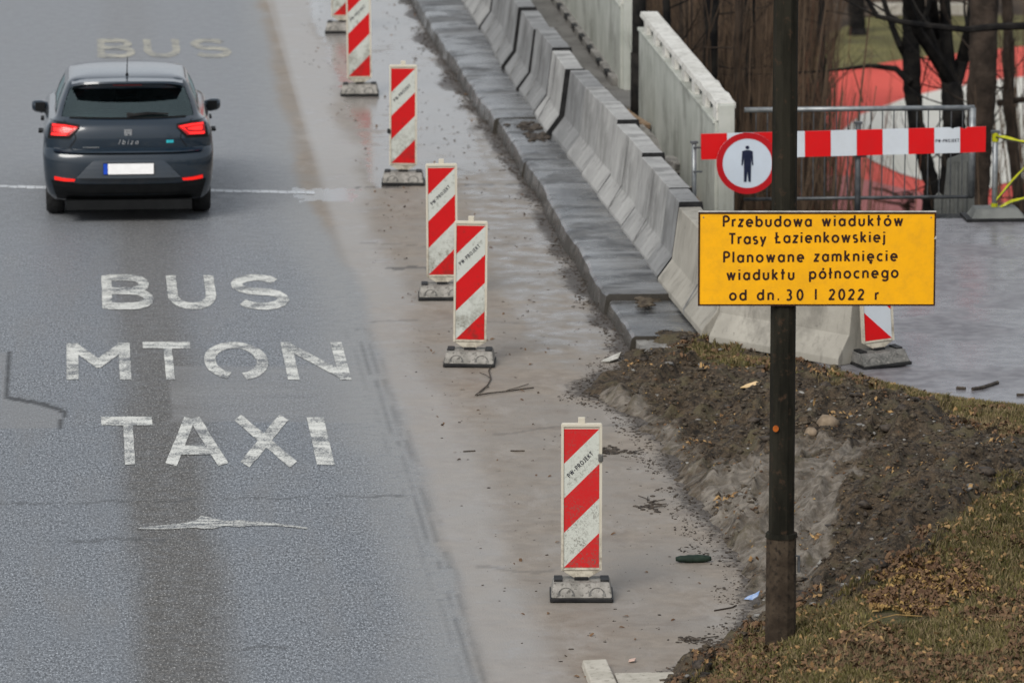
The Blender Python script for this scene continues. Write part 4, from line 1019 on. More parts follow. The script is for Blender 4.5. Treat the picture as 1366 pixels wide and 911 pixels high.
def tape(pts, label, w=.06):
    pts = [WY(x, y, yy) for x, y, yy in pts]; t = thing('hazard_tape', pts[0], label, 'tape', 0, 'tapes tied to the galvanised post')
    n = 10
    P = []
    for i in range(n + 1):
        s = i / n * (len(pts) - 1); a = min(int(s), len(pts) - 2); P.append(pts[a].lerp(pts[a + 1], s - a) - pts[0])
    for part, off, mt in (('yellow_band', .0, 'tape'), ('black_band', -.5, 'tape_black')):
        m = MB(); vs = []
        for i, p in enumerate(P):
            tw = math.sin(i * 1.1) * .5 + .6; up = Vector((0, math.sin(tw), math.cos(tw))) * w * (.5 if part == 'yellow_band' else .3)
            q = p + Vector((0, 0, 0)) + up * (.0 if part == 'yellow_band' else -1.0)
            vs += [q, q + up]
        m.add(vs, [(2 * i, 2 * i + 1, 2 * i + 3, 2 * i + 2) for i in range(n)])
        m.build(part, M[mt], t, recalc=False)
    return t
tape([(1328, 182, 55.42), (1345, 186, 55.4), (1380, 193, 55.2)], 'upper yellow tape running level off the post to the right edge')
tape([(1329, 268, 55.42), (1350, 243, 55.4), (1385, 205, 55.2)], 'yellow tape climbing steeply to the right edge')
tape([(1329, 280, 55.42), (1350, 270, 55.4), (1385, 260, 55.2)], 'lowest yellow tape leaving the post just above its foot')

# ================================================================== CAR
def car():
    t = thing('car', (0, 0, 0), 'dark slate blue hatchback with lit tail lamps driving away on the bus lane', 'car')
    ZL = [.22, .30, .42, .56, .66, .70, .765, .79, .86, .94, 1.02, 1.07, 1.105, 1.13, 1.18, 1.24, 1.30, 1.35, 1.385, 1.41, 1.432, 1.448, 1.458]
    def ip(z, a): return float(np.interp(z, [p[0] for p in a], [p[1] for p in a]))
    HW = [(.22, .79), (.30, .84), (.42, .868), (.56, .878), (.70, .884), (.80, .880), (.94, .868), (1.02, .845), (1.07, .81), (1.105, .765), (1.13, .745), (1.24, .705), (1.35, .648), (1.385, .622), (1.41, .592), (1.432, .54), (1.448, .45), (1.458, .32)]
    RY = [(.22, .16), (.30, .06), (.42, .015), (.56, .0), (.66, .0), (.70, .008), (.765, .034), (.79, .075), (.86, .070), (.94, .075), (1.02, .095), (1.07, .125), (1.105, .165), (1.13, .20), (1.35, .42), (1.385, .40), (1.41, .40), (1.432, .46), (1.448, .55), (1.458, .75)]
    FY_ = [(.22, 3.92), (.42, 4.04), (.60, 4.06), (.70, 4.0), (.79, 3.9), (.86, 3.7), (.94, 3.35), (1.02, 3.05), (1.07, 2.96), (1.13, 2.86), (1.35, 2.42), (1.41, 2.1), (1.432, 1.75), (1.448, 1.45), (1.458, 1.2)]
    hw = lambda z: ip(z, HW); ry = lambda z: ip(z, RY); fy = lambda z: ip(z, FY_)
    pe_, D = 3.4, .34
    TH = [0, 8, 16, 25, 34, 43, 52, 60, 67, 73, 78, 83, 87, 90]
    def DD(z): return min(D, (fy(z) - ry(z)) * .45)
    def rear(z, th):
        c, s = max(math.cos(R(th)), 0), math.sin(R(th)); return hw(z) * s ** (2 / pe_) if th else 0, ry(z) + DD(z) * (1 - c ** (2 / pe_))
    def ring(z):
        pts = [rear(z, th) for th in TH]
        w, r, f = hw(z), ry(z) + DD(z), fy(z); FD = min(.6, (f - ry(z)) * .45)
        for k in range(1, 9): pts.append((w, r + (f - FD - r) * k / 9))
        for th in TH[::-1][::2]:
            c, s = max(math.cos(R(th)), 0), math.sin(R(th)); pts.append((w * s ** (2 / 2.6) if th else 0, f - FD * (1 - c ** (2 / 2.6))))
        return pts
    rings = [ring(z) for z in ZL]; nh = len(rings[0])
    full = []
    for rg_, z in zip(rings, ZL):
        full.append([(x, y, z) for x, y in rg_] + [(-x, y, z) for x, y in rg_[-2:0:-1]])
    n = len(full[0]); body = MB(); allv = [p for r_ in full for p in r_]
    bf, gf = [], {'rear_window': [], 'windscreen': [], 'side_window': []}
    i0, i1 = ZL.index(1.13), ZL.index(1.35)
    for i in range(len(full) - 1):
        for k in range(n):
            kk = k if k < nh - 1 else n - 1 - k   # mirrored column index
            face = (i * n + k, i * n + (k + 1) % n, (i + 1) * n + (k + 1) % n, (i + 1) * n + k)
            kind = None
            if i0 <= i < i1:
                if kk <= 6: kind = 'rear_window'
                elif 12 <= kk <= 14 or 16 <= kk <= 20: kind = 'side_window'
                elif kk >= nh - 6: kind = 'windscreen'
            elif i1 > i >= ZL.index(1.02) and kk >= nh - 6: kind = 'windscreen'
            (gf[kind] if kind else bf).append(face)
    body.add(allv, bf + [tuple(range(n))[::-1], tuple((len(full) - 1) * n + k for k in range(n))])
    o = body.build('body', M['car'], t); o.data.validate(); shade_auto(o, 38)
    bmc = bmesh.new(); bmc.from_mesh(o.data)
    bmesh.ops.delete(bmc, geom=[v for v in bmc.verts if not v.link_faces], context='VERTS'); bmc.to_mesh(o.data); bmc.free()
    for kname, fs in gf.items():
        if kname == 'side_window':
            cl = [[f_ for f_ in fs if allv[f_[0]][0] > 0], [f_ for f_ in fs if allv[f_[0]][0] <= 0]]
        else: cl = [fs]
        for c_ in cl:
            used = sorted({i for f_ in c_ for i in f_}); mp_ = {u: j for j, u in enumerate(used)}
            mm = MB().add([(allv[u][0] * .996, allv[u][1] + (.006 if kname == 'rear_window' else 0), allv[u][2]) for u in used], [tuple(mp_[i] for i in f_) for f_ in c_])
            mm.build(kname, M['glass'], t, smooth=True)
    def S(x, z):
        ww = hw(z); a = min(abs(x) / ww, .9995); s = a ** (pe_ / 2); c = math.sqrt(max(0, 1 - s * s)); return ry(z) + D * (1 - c ** (2 / pe_))
    def patch(name, top, bot, mat, off=.004, n=12, parent=t, rows=4, off2=None):
        """surface patch between two (x,z) polylines laid on the rear of the body"""
        def smp(pl, u):
            s = u * (len(pl) - 1); a = min(int(s), len(pl) - 2); f_ = s - a; return (pl[a][0] + (pl[a + 1][0] - pl[a][0]) * f_, pl[a][1] + (pl[a + 1][1] - pl[a][1]) * f_)
        vs = []
        for i in range(n + 1):
            a, b = smp(top, i / n), smp(bot, i / n)
            for j in range(rows + 1):
                x = a[0] + (b[0] - a[0]) * j / rows; z = a[1] + (b[1] - a[1]) * j / rows; o_ = off if off2 is None else off + (off2 - off) * j / rows; vs.append((x, S(x, z) - o_, z))
        k_ = rows + 1; fs = [(i * k_ + j, i * k_ + j + 1, (i + 1) * k_ + j + 1, (i + 1) * k_ + j) for i in range(n) for j in range(rows)]
        mm = MB().add(vs, fs)
        # skirt so that the patch has real thickness
        vs2 = [(x, y + off + .01, z) for x, y, z in vs]; mm.add(vs2, [])
        N = len(vs); ring_ = [j for j in range(k_)] + [i * k_ + rows for i in range(1, n + 1)] + [n * k_ + j for j in range(rows - 1, -1, -1)] + [i * k_ for i in range(n - 1, 0, -1)]
        mm.add([], []); 
        for a, b in zip(ring_, ring_[1:] + ring_[:1]): mm.f.append((a, b, b + N, a + N)); mm.mi.append(0)
        return mm.build(name, mat, parent, smooth=False)
    # lower black bumper and under-body
    lo = patch('bumper_lower', [(-.80, .46), (-.5, .425), (0, .42), (.5, .425), (.80, .46)], [(-.74, .24), (-.4, .24), (0, .235), (.4, .24), (.74, .24)], M['car_black'], .008, 28)
    # bumper: raised lip above the plate recess and sloped recess edges
    patch('plate_recess', [(-.36, .665), (0, .672), (.36, .665)], [(-.54, .50), (0, .495), (.54, .50)], M['car'], .003, 24, off2=.055)
    patch('bumper_ledge', [(-.77, .80), (-.5, .785), (0, .783), (.5, .785), (.77, .80)], [(-.77, .765), (-.5, .755), (0, .753), (.5, .755), (.77, .765)], M['car'], .020, 28, off2=.034)
    patch('hatch_gap', [(-.62, .79), (-.50, .752), (0, .748), (.50, .752), (.62, .79)], [(-.62, .778), (-.50, .738), (0, .734), (.50, .738), (.62, .778)], M['car_black'], .006, 24)
    for s in (-1, 1):
        patch('hatch_seam', [(s * .655, 1.10), (s * .565, 1.0), (s * .53, .90), (s * .60, .80)], [(s * .665, 1.10), (s * .575, 1.0), (s * .54, .90), (s * .61, .80)], M['car_black'], .004, 10, rows=1)
        hs_ = patch('tail_lamp', [(s * .515, 1.035), (s * .66, 1.058), (s * .785, 1.06)], [(s * .515, 1.015), (s * .61, .928), (s * .80, .925)], M['lamp_dim'], .018, 12)
        patch('lamp_housing', [(s * .50, 1.055), (s * .66, 1.08), (s * .80, 1.085)], [(s * .50, 1.01), (s * .60, .895), (s * .83, .89)], M['car_black'], .008, 12)
        patch('light_band', [(s * .535, 1.028), (s * .66, 1.048), (s * .775, 1.050)], [(s * .545, 1.012), (s * .66, 1.030), (s * .775, 1.034)], M['lamp_bright'], .024, 10, hs_, 1)
        patch('light_band', [(s * .555, 1.005), (s * .63, .955), (s * .785, .953)], [(s * .575, 1.005), (s * .64, .936), (s * .79, .933)], M['lamp_bright'], .024, 10, hs_, 1)
        patch('light_core', [(s * .62, 1.0), (s * .70, 1.018), (s * .765, 1.020)], [(s * .62, .992), (s * .68, .975), (s * .765, .975)], M['lamp_bright'], .022, 8, hs_, 1)
        patch('reflector', [(s * .55, .480), (s * .66, .488), (s * .765, .505)], [(s * .56, .455), (s * .66, .455), (s * .765, .468)], M['reflector'], .016, 8)
        # side mirrors
        mr = MB(); sec = []
        for (xx, r1, r2) in ((.80, .03, .04), (.84, .055, .065), (.90, .085, .08), (.97, .08, .072), (1.0, .05, .05)):
            sec.append([(s * xx, 1.98 + r1 * math.cos(R(q)), .985 + r2 * math.sin(R(q)) + (xx - .9) * .12) for q in range(0, 360, 36)])
        nn = 10; mr.add([p for c_ in sec for p in c_], [(i * nn + j, i * nn + (j + 1) % nn, (i + 1) * nn + (j + 1) % nn, (i + 1) * nn + j) for i in range(4) for j in range(nn)] + [tuple(range(nn)), tuple(4 * nn + j for j in range(nn))])
        mo = mr.build('wing_mirror', M['car'], t, smooth=True)
        MB().prism([(s * .86, .93), (s * .965, .945), (s * .965, 1.045), (s * .86, 1.045)], 1.885, 1.90).build('mirror_glass', M['car_black'], mo, bevel=.004)
        MB().box((s * .80, 2.0, .93), (.08, .06, .03)).build('mirror_arm', M['car_black'], mo)
        for yy, zz in ((1.15, .835), (2.15, .825)):
            MB().box((s * (.905 if yy < 2 else .885), yy, zz), (.05, .20, .028)).build('door_handle', M['car_black'], t, bevel=.008)
        for yy in (.78, 3.34):
            wh = thing('x', (0, 0, 0), '', ''); bpy.data.objects.remove(wh)
            prof = [(.66, .20), (.665, .285), (.685, .312), (.75, .318), (.83, .312), (.855, .285), (.858, .20)]
            mm = MB(); nn = 28; vs = [(s * a, yy + b * math.cos(2 * math.pi * q / nn), .312 + b * math.sin(2 * math.pi * q / nn)) for a, b in prof for q in range(nn)]
            mm.add(vs, [(i * nn + q, i * nn + (q + 1) % nn, (i + 1) * nn + (q + 1) % nn, (i + 1) * nn + q) for i in range(len(prof) - 1) for q in range(nn)])
            wo_ = mm.build('wheel', M['tyre'], t, smooth=True)
            mm = MB().prism([(yy + a, .312 + b) for a, b in arc(0, 0, .205, .205, 0, 345, 23)], s * .70, s * .84, 'x'); mm.build('rim', M['rim'], wo_)
        # black sill
        MB().box((s * .80, 2.0, .20), (.10, 1.9, .12)).build('sill', M['car_black'], t, bevel=.02)
    # spoiler above the rear window
    sp = MB(); rows = []
    for i in range(15):
        u = -1 + 2 * i / 14; x = u * .575; y0 = .26 + .10 * abs(u) ** 3; zt = 1.425 - .012 * u * u - .02 * abs(u) ** 6
        rows += [(x, y0, zt - .018), (x, y0 + .012, zt), (x, .60, zt + .012 + .004 * (1 - u * u)), (x, .48, zt - .055)]
    sp.add(rows, [(i * 4 + a, i * 4 + (a + 1) % 4, i * 4 + 4 + (a + 1) % 4, i * 4 + 4 + a) for i in range(14) for a in range(4)] + [(0, 1, 2, 3), (59, 58, 57, 56)])
    shade_auto(sp.build('spoiler', M['car'], t), 30)
    MB().box((0, .275, 1.392), (.30, .01, .008)).build('brake_light', M['lens_off'], t)
    # rear window surround
    patch('window_frame', [(-.60, 1.135), (0, 1.128), (.60, 1.135)], [(-.60, 1.118), (0, 1.110), (.60, 1.118)], M['car_black'], .006, 20, rows=1)
    MB().tube([(.02, S(0, 1.15) - .02, 1.145), (.2, S(.2, 1.16) - .022, 1.160), (.42, S(.42, 1.155) - .02, 1.155)], [.016, .013, .007], 6).build('wiper', M['rubber_black'], t)
    MB().box((.02, S(0, 1.15) - .008, 1.142), (.06, .03, .05)).build('wiper_hub', M['rubber_black'], t, bevel=.008)
    # badges
    yb = S(0, .965) - .006; bd = MB()
    for (x, z, w, h) in ((0, .990, .080, .016), (0, .955, .080, .016), (-.031, .972, .018, .019), (.028, .972, .020, .016), (.0, .972, .03, .012), (-.02, .936, .038, .012), (.026, .938, .022, .014)): bd.box((x, yb, z), (w, .010, h))
    bd.build('emblem', M['chrome'], t)
    m = MB(); GI = dict(G); x0 = -.10
    G['I_'] = (.2, [[(.02, 0), (.16, 1)]])
    word(m, ['I_', 'b', 'i', 'z', 'a'], -.10, .10, 0, .05, .0075); ys_ = S(0, .855) - .0125
    m.v = [(x + y * .25, ys_ - zz * .2, .838 + y) for x, y, zz in m.v]; m.build('model_lettering', M['chrome'], t, recalc=False)
    MB().box((.43, S(.43, .86) - .006, .862), (.075, .006, .032)).build('eco_badge', M['teal'], t, bevel=.002)
    m = MB(); xx = -.46
    for i in range(9): m.box((xx, S(xx, .80) - .007, .805), (.012, .004, .012)); xx += .019
    m.build('dealer_mark', M['steel'], t)
    pl = MB().box((0, -.052, .588), (.525, .012, .118)).build('number_plate', M['car_black'], t, bevel=.003)
    MB().box((.022, -.060, .588), (.470, .006, .104)).build('plate_face', M['plate_white'], pl); MB().box((-.238, -.060, .588), (.042, .006, .104)).build('plate_band', M['plate_blue'], pl)
    MB().box((0, .3, .19), (1.3, .5, .10)).build('underbody', M['car_black'], t)
    MB().box((0, 2.2, .24), (1.5, 3.2, .06)).build('floor_pan', M['car_black'], t)
    MB().box((0, .72, 1.06), (1.30, .55, .02)).build('parcel_shelf', M['seat'], t)
    for x in (-.36, .36):
        MB().box((x, 1.75, .98), (.50, .16, .52)).build('front_seat', M['seat'], t, bevel=.04); MB().box((x, 1.72, 1.27), (.26, .10, .16)).build('headrest', M['seat'], t, bevel=.035)
    MB().box((0, .98, .90), (1.25, .16, .42)).build('rear_bench', M['seat'], t, bevel=.04)
    for x in (-.40, .0, .40): MB().box((x, .97, 1.16), (.24, .09, .12)).build('headrest', M['seat'], t, bevel=.03)
    MB().box((0, 2.62, .93), (1.3, .3, .06)).build('dashboard', M['seat'], t, bevel=.03)
    MB().tube([(0, .60, 1.435), (0, .58, 1.47)], [.022, .012], 8).build('antenna_base', M['rubber_black'], t); MB().tube([(0, .585, 1.465), (.005, .50, 1.66)], [.006, .0035], 6).build('antenna', M['rubber_black'], t)
    zo, zn = [0, .3, .5, .6, .8, .98, 1.13, 1.35, 1.41, 1.46, 1.7], [0, .28, .465, .575, .755, .925, 1.045, 1.305, 1.385, 1.432, 1.65]
    todo = list(t.children)
    for o in todo: todo += list(o.children)
    for o in todo:
        for v in o.data.vertices: v.co.z = float(np.interp(v.co.z, zo, zn)); v.co.x *= .975
    return t
cr = car(); cp = W(171.5, 284); cr.location = (cp.x, cp.y - .70, .005)
# car: driver seat is occupied only by headrest shapes in the photo

# ================================================================== COURT AND BACKGROUND (lower ground)
def sheet(name, pts, z, mat, rad=0):
    P = [W(x, y, z) for x, y in pts]
    bm = bmesh.new(); vs = [bm.verts.new(p) for p in P]; bm.faces.new(vs); bmesh.ops.recalc_face_normals(bm, faces=bm.faces)
    me = bpy.data.meshes.new(name); bm.to_mesh(me); bm.free(); me.materials.append(mat)
    if me.polygons[0].normal.z < 0: me.flip_normals()
    o = bpy.data.objects.new(name, me); C.objects.link(o); return struct(o)
sheet('far_lawn', [(1040, 105), (1075, 60), (1160, 22), (1290, 22), (1450, 20), (1600, 30), (1600, 330), (1060, 330)], GZ + .02, M['far_grass'])
sheet('red_court', [(1078, 118), (1110, 95), (1150, 90), (1190, 82), (1240, 76), (1366, 62), (1600, 50), (1600, 420), (1060, 420), (1070, 200)], GZ + .04, M['red_court'])
sheet('white_court', [(1122, 176), (1150, 152), (1190, 138), (1210, 130), (1262, 118), (1330, 106), (1600, 80), (1600, 250), (1340, 244), (1290, 262), (1262, 262), (1240, 243), (1200, 231), (1165, 215), (1135, 196)], GZ + .06, M['white_court'])
sheet('faded_court', [(1085, 232), (1130, 235), (1170, 243), (1215, 254), (1300, 275), (1400, 262), (1600, 270), (1600, 420), (1060, 420)], GZ + .05, M['pink_court'])
for a, b, lab in ((1166, 1212, 'pale beige low wall far off among the trees, left of the dark trunk'), (1242, 1298, 'pale beige low wall far off, right of the dark trunk')):
    p = W(a, 20, GZ); q = W(b, 20, GZ); m = MB().box(((p.x + q.x) / 2, p.y, GZ + .12), (q.x - p.x, .3, .24)); tag(m.build('low_wall', M['stone_pale'], bevel=.01), lab, 'wall', 'low walls in the park')

def limb(mb, p, d, L, r, depth, rs, n=6, up=.15):
    pts = [Vector(p)]; rad = [r]; d = Vector(d).normalized(); k = 5
    for i in range(k):
        d = (d + Vector((rs.uniform(-.16, .16), rs.uniform(-.16, .16), rs.uniform(-.08, .12) + up * .2))).normalized()
        pts.append(pts[-1] + d * L / k); rad.append(r * (1 - .55 * (i + 1) / k))
    mb.tube(pts, rad, max(3, n), False)
    if depth > 0:
        for j in range(rs.randint(3, 5)):
            i = rs.randint(2, k); a = Vector((rs.uniform(-1, 1), rs.uniform(-1, 1), rs.uniform(.1, .9)))
            limb(mb, pts[i], (d + a * .9), L * rs.uniform(.5, .72), rad[i] * .55, depth - 1, rs, n - 1, up)
def tree(path, Y, mat, label, seed, sub=(), name='bare_tree', depth=3):
    """trunk follows photo points on its own plane Y; (px,py,radius m). sub = forks."""
    rs = random.Random(seed); P = [WY(x, y, Y) for x, y, r in path]; rad = [r for *_, r in path]
    base = Vector((P[-1].x + rs.uniform(-.1, .1), Y, GZ - .1))
    t = thing(name, (base.x, base.y, GZ), label, 'tree', 0, 'bare trees beyond the path'); o = Vector((base.x, base.y, GZ))
    pts = [base] + P[::-1]; rr = [rad[-1] * 1.35] + rad[::-1]
    pp = [p - o + Vector((0, math.sin(i * 1.3) * .05, 0)) for i, p in enumerate(pts)]; fp, fr_ = [], []
    for i in range(len(pp) - 1):
        for q in range(8):
            fp.append(pp[i].lerp(pp[i + 1], q / 8)); fr_.append((rr[i] + (rr[i + 1] - rr[i]) * q / 8) * rs.uniform(.93, 1.07))
    fp.append(pp[-1]); fr_.append(rr[-1])
    m = MB().tube(fp, fr_, 12); m.v = [(x + .018 * mnoise.noise(Vector((x * 9, y * 9, z * 3))), y + .018 * mnoise.noise(Vector((x * 9 + 5, y * 9, z * 3))), z) for x, y, z in m.v]; m.build('trunk', mat, t, smooth=True)
    cr_ = MB(); top = P[0]
    for s_ in sub:
        q = [WY(x, y, Y + rs.uniform(-.2, .2)) - o for x, y, r in s_]; cr_.tube(q, [r for *_, r in s_], 6, False)
        if len(s_) > 1: limb(cr_, q[-1], q[-1] - q[-2], 1.6, s_[-1][2] * .9, 2, rs)
    for j in range(3): limb(cr_, top - o, Vector((rs.uniform(-.8, .8), rs.uniform(-.8, .8), 1)), 2.6, rad[0] * .7, depth, rs)
    for j in range(9):
        i = rs.randint(0, len(P) - 2); q = P[i].lerp(P[i + 1], rs.random()) - o; limb(cr_, q, Vector((rs.uniform(-1, 1), rs.uniform(-.6, 1), rs.uniform(-.2, .6))), rs.uniform(.7, 1.4), .011, 2, rs, 4)
    cr_.build('crown', mat, t)
    return t
tree([(1213, -60, .10), (1214, 0, .115), (1216, 60, .12), (1218, 120, .12), (1222, 165, .11), (1231, 205, .105), (1243, 245, .10), (1239, 275, .10), (1234, 320, .11)], 74, M['bark'], 'dark sinuous trunk bending right just behind the mesh fence', 5,
     sub=[[(1213, 85, .05), (1200, 60, .045), (1190, 35, .04), (1175, -10, .03)], [(1214, 110, .05), (1195, 92, .04), (1160, 88, .03), (1130, 92, .02)], [(1214, 70, .04), (1225, 50, .03), (1240, 35, .02)]])
tree([(1269, 110, .13), (1271, 150, .15), (1273, 200, .16), (1268, 235, .14), (1258, 290, .15)], 72, M['bark'], 'grey-black tree that forks into a V above the fence', 6,
     sub=[[(1270, 120, .10), (1258, 92, .085), (1248, 50, .08), (1243, 0, .07), (1240, -40, .06)], [(1271, 120, .10), (1284, 80, .085), (1296, 30, .075), (1300, -20, .06)]])
tree([(1312, -60, .18), (1313, 20, .18), (1310, 100, .19), (1306, 180, .17), (1308, 240, .13), (1303, 320, .13)], 70, M['bark_brown'], 'thick brown trunk rising behind the right end of the board', 7)
tree([(1342, -40, .07), (1345, 60, .08), (1344, 130, .08), (1352, 200, .08), (1362, 290, .09)], 76, M['bark_brown'], 'slender brown tree at the right edge, right of the thick trunk', 8,
     sub=[[(1345, 140, .05), (1330, 138, .045), (1400, 128, .04)]])
tree([(1141, -60, .16), (1141, -20, .17), (1143, 20, .18), (1144, 40, .19)], W(1144, 48, GZ).y, M['bark'], 'distant dark trunk standing on the far side of the lawn', 9)
# long bough crossing the top right
m = MB(); rs = random.Random(3)
q = [WY(x, y, 68) for x, y in ((1128, -60), (1150, -12), (1170, 22), (1205, 30), (1240, 35), (1290, 40), (1330, 36), (1400, 34))]
o0 = WY(1306, 36, 70)
t = thing('overhanging_bough', q[-1], 'long thin bough crossing level through the top right corner', 'branch')
m.tube([p - q[-1] for p in q], [.02, .025, .03, .035, .035, .04, .045, .05], 6)
for i in (2, 3, 4, 5): limb(m, q[i] - q[-1], Vector((rs.uniform(-1, 1), .3, rs.uniform(-.5, .8))), 1.2, .014, 2, rs, 4)
m.tube([Vector((0, 0, 0)), Vector((2, 1, -2)), Vector((2.6, 1.6, GZ - q[-1].z))], [.05, .12, .16], 7)
m.build('bough', M['bark'], t)
# horizontal limb lower right
# brown upright scrub
def scrub(x, y, h, nst, mat, seed, spread, lab, lean=.05, rmin=.007):
    rs = random.Random(seed); t = MB()
    for i in range(nst):
        a = rs.uniform(0, 6.28); r = spread * math.sqrt(rs.random()); px_, py_ = r * math.cos(a), r * math.sin(a)
        hh = h * rs.uniform(.55, 1.1); r0 = rs.choice((1, 1, 1, 2, 3)) * rmin * rs.uniform(.8, 1.6); dx, dy = rs.uniform(-lean, lean) * hh, rs.uniform(-lean, lean) * hh
        p1 = Vector((px_, py_, 0)); p2 = p1 + Vector((dx * .5 + rs.uniform(-.08, .08), dy * .5, hh * .5)); p3 = p1 + Vector((dx, dy, hh))
        t.tube([p1, p2, p3], [r0, r0 * .8, r0 * .3], 3, False)
        for j in range(4):
            f_ = rs.uniform(.25, .9); q_ = p1.lerp(p3, f_); L_ = rs.uniform(.3, .9); t.tube([q_, q_ + Vector((rs.uniform(-.35, .35), rs.uniform(-.3, .3), .8)) * L_], [r0 * .45, r0 * .2], 3, False)
    o = t.build('bare_shrub', mat, loc=(x, y, GZ), recalc=False); tag(o, lab, 'shrub', 'leafless shrubs below the path'); return o
rs = random.Random(21)
def mass(name, lab, mat, places):
    V, F = [], []
    for (x, y, h, n_, seed, spread, lean, rmin) in places:
        o = scrub(x, y, h, n_, mat, seed, spread, lab, lean, rmin); me = o.data; k = len(V)
        V += [(v.co.x + x, v.co.y + y, v.co.z + GZ) for v in me.vertices]; F += [tuple(i + k for i in p.vertices) for p in me.polygons]
        bpy.data.objects.remove(o); bpy.data.meshes.remove(me)
    me = bpy.data.meshes.new(name); me.from_pydata(V, [], F); me.materials.append(mat); o = bpy.data.objects.new(name, me); C.objects.link(o); o['label'] = lab; return stuffp(o)
A_, B_ = [], []
for i in range(44):
    Yq = rs.uniform(61, 104); p = WY(rs.uniform(860, 1035), 150, Yq)
    if p.x < 7.7: continue
    (A_ if rs.random() < .72 else B_).append((p.x, Yq, rs.uniform(5, 8), 62, i, 1.0, .14, .007))
for i, (px, Yq, r_) in enumerate(((893, 66, .05), (912, 74, .08), (931, 83, .06), (948, 70, .09), (966, 92, .12), (984, 68, .05), (1003, 78, .08), (1018, 88, .10), (1075, 90, .07), (1098, 84, .05))):
    dx = rs.uniform(-6, 6)
    tree([(px + dx, -60, r_), (px + dx * .6 + rs.uniform(-3, 3), 60, r_ * 1.05), (px + rs.uniform(-3, 3), 170, r_ * 1.1), (px - dx * .4, 290, r_ * 1.15)], Yq, M['bark_brown'] if i % 3 else M['bark'],
         ['slim brown trunk in the thicket just right of the parapet', 'brown trunk in the thicket above the round sign, left of another', 'thin brown trunk deep in the thicket', 'dark trunk in the thicket above the round sign', 'broad far trunk in the thicket left of the tall post', 'thin brown trunk close to the left edge of the tall post', 'brown trunk beside the tall post, above the yellow sign', 'dark far trunk just left of the tall post', 'thin brown trunk right of the tall post', 'slender brown trunk in front of the left end of the red court'][i], 60 + i, depth=1)
mass('thicket', 'tall brown leafless thicket behind the parapet, fence and post', M['twig'], A_)
mass('dark_thicket', 'darker stems in the thicket behind the parapet', M['twig_dark'], B_)
mass('red_stems', 'sparse reddish stems in front of the painted court', M['rust_stem'], [(WY(rs.uniform(1065, 1140), 150, Yq).x, Yq, rs.uniform(3.0, 6.0), 7, 200 + i, .6, .14, .006) for i, Yq in enumerate(rs.uniform(66, 88) for _ in range(11))])
mass('brown_stems', 'thin tangled stems at the right edge behind the taped post', M['twig'], [(WY(rs.uniform(1320, 1400), 150, Yq).x, Yq, rs.uniform(4.0, 7), 9, 300 + i, .6, .18, .006) for i, Yq in enumerate(rs.uniform(64, 84) for _ in range(8))])
far_ = []
for i in range(60):
    p = W(rs.uniform(1030, 1440), rs.uniform(-60, 62), GZ); far_.append((p.x, p.y + rs.uniform(6, 30), rs.uniform(1.5, 3.6), 34, 400 + i, 1.9, .2, .02))
mass('far_scrub', 'dark leafless scrub beyond the far lawn', M['twig_dark'], far_)
for i in range(8):
    p = W(rs.uniform(1050, 1330), rs.uniform(-90, 10), GZ); Yq = p.y + 6
    tr_ = MB(); limb(tr_, (0, 0, 0), (0, 0, 1), 5, .16, 3, rs, 6); o = tr_.build('far_tree', M['bark'], loc=(p.x, Yq, GZ)); tag(o, 'dark bare tree far beyond the lawn', 'tree', 'bare trees far off')
# dark rounded bush seen through the fence
p = W(1211, 292, GZ); m = MB(); rs = random.Random(4)
for i in range(260):
    v = Vector((rs.gauss(0, 1), rs.gauss(0, 1), rs.gauss(0, 1))).normalized() * rs.uniform(.5, 1); c_ = Vector((v.x * .15, v.y * .15, .28 + v.z * .2)); e1 = Vector((rs.uniform(-1, 1), rs.uniform(-1, 1), rs.uniform(-1, 1))) * .05; e2 = Vector((rs.uniform(-1, 1), rs.uniform(-1, 1), rs.uniform(-1, 1))) * .05
    m.add([c_, c_ + e1, c_ + e2], [(0, 1, 2)])
m.tube([(0, 0, 0), (0, 0, .3)], .04, 6)
for i in range(2): m.tube([(-.1, 0, .25 + .12 * i), (-.4, 0, .30 + .2 * i), (-.6, 0, .33 + .2 * i)], [.03, .025, .02], 5)
tag(m.build('dark_bush', M['twig_dark'], loc=p, recalc=False), 'small dark rounded bush seen through the fence just above the yellow sign', 'bush')

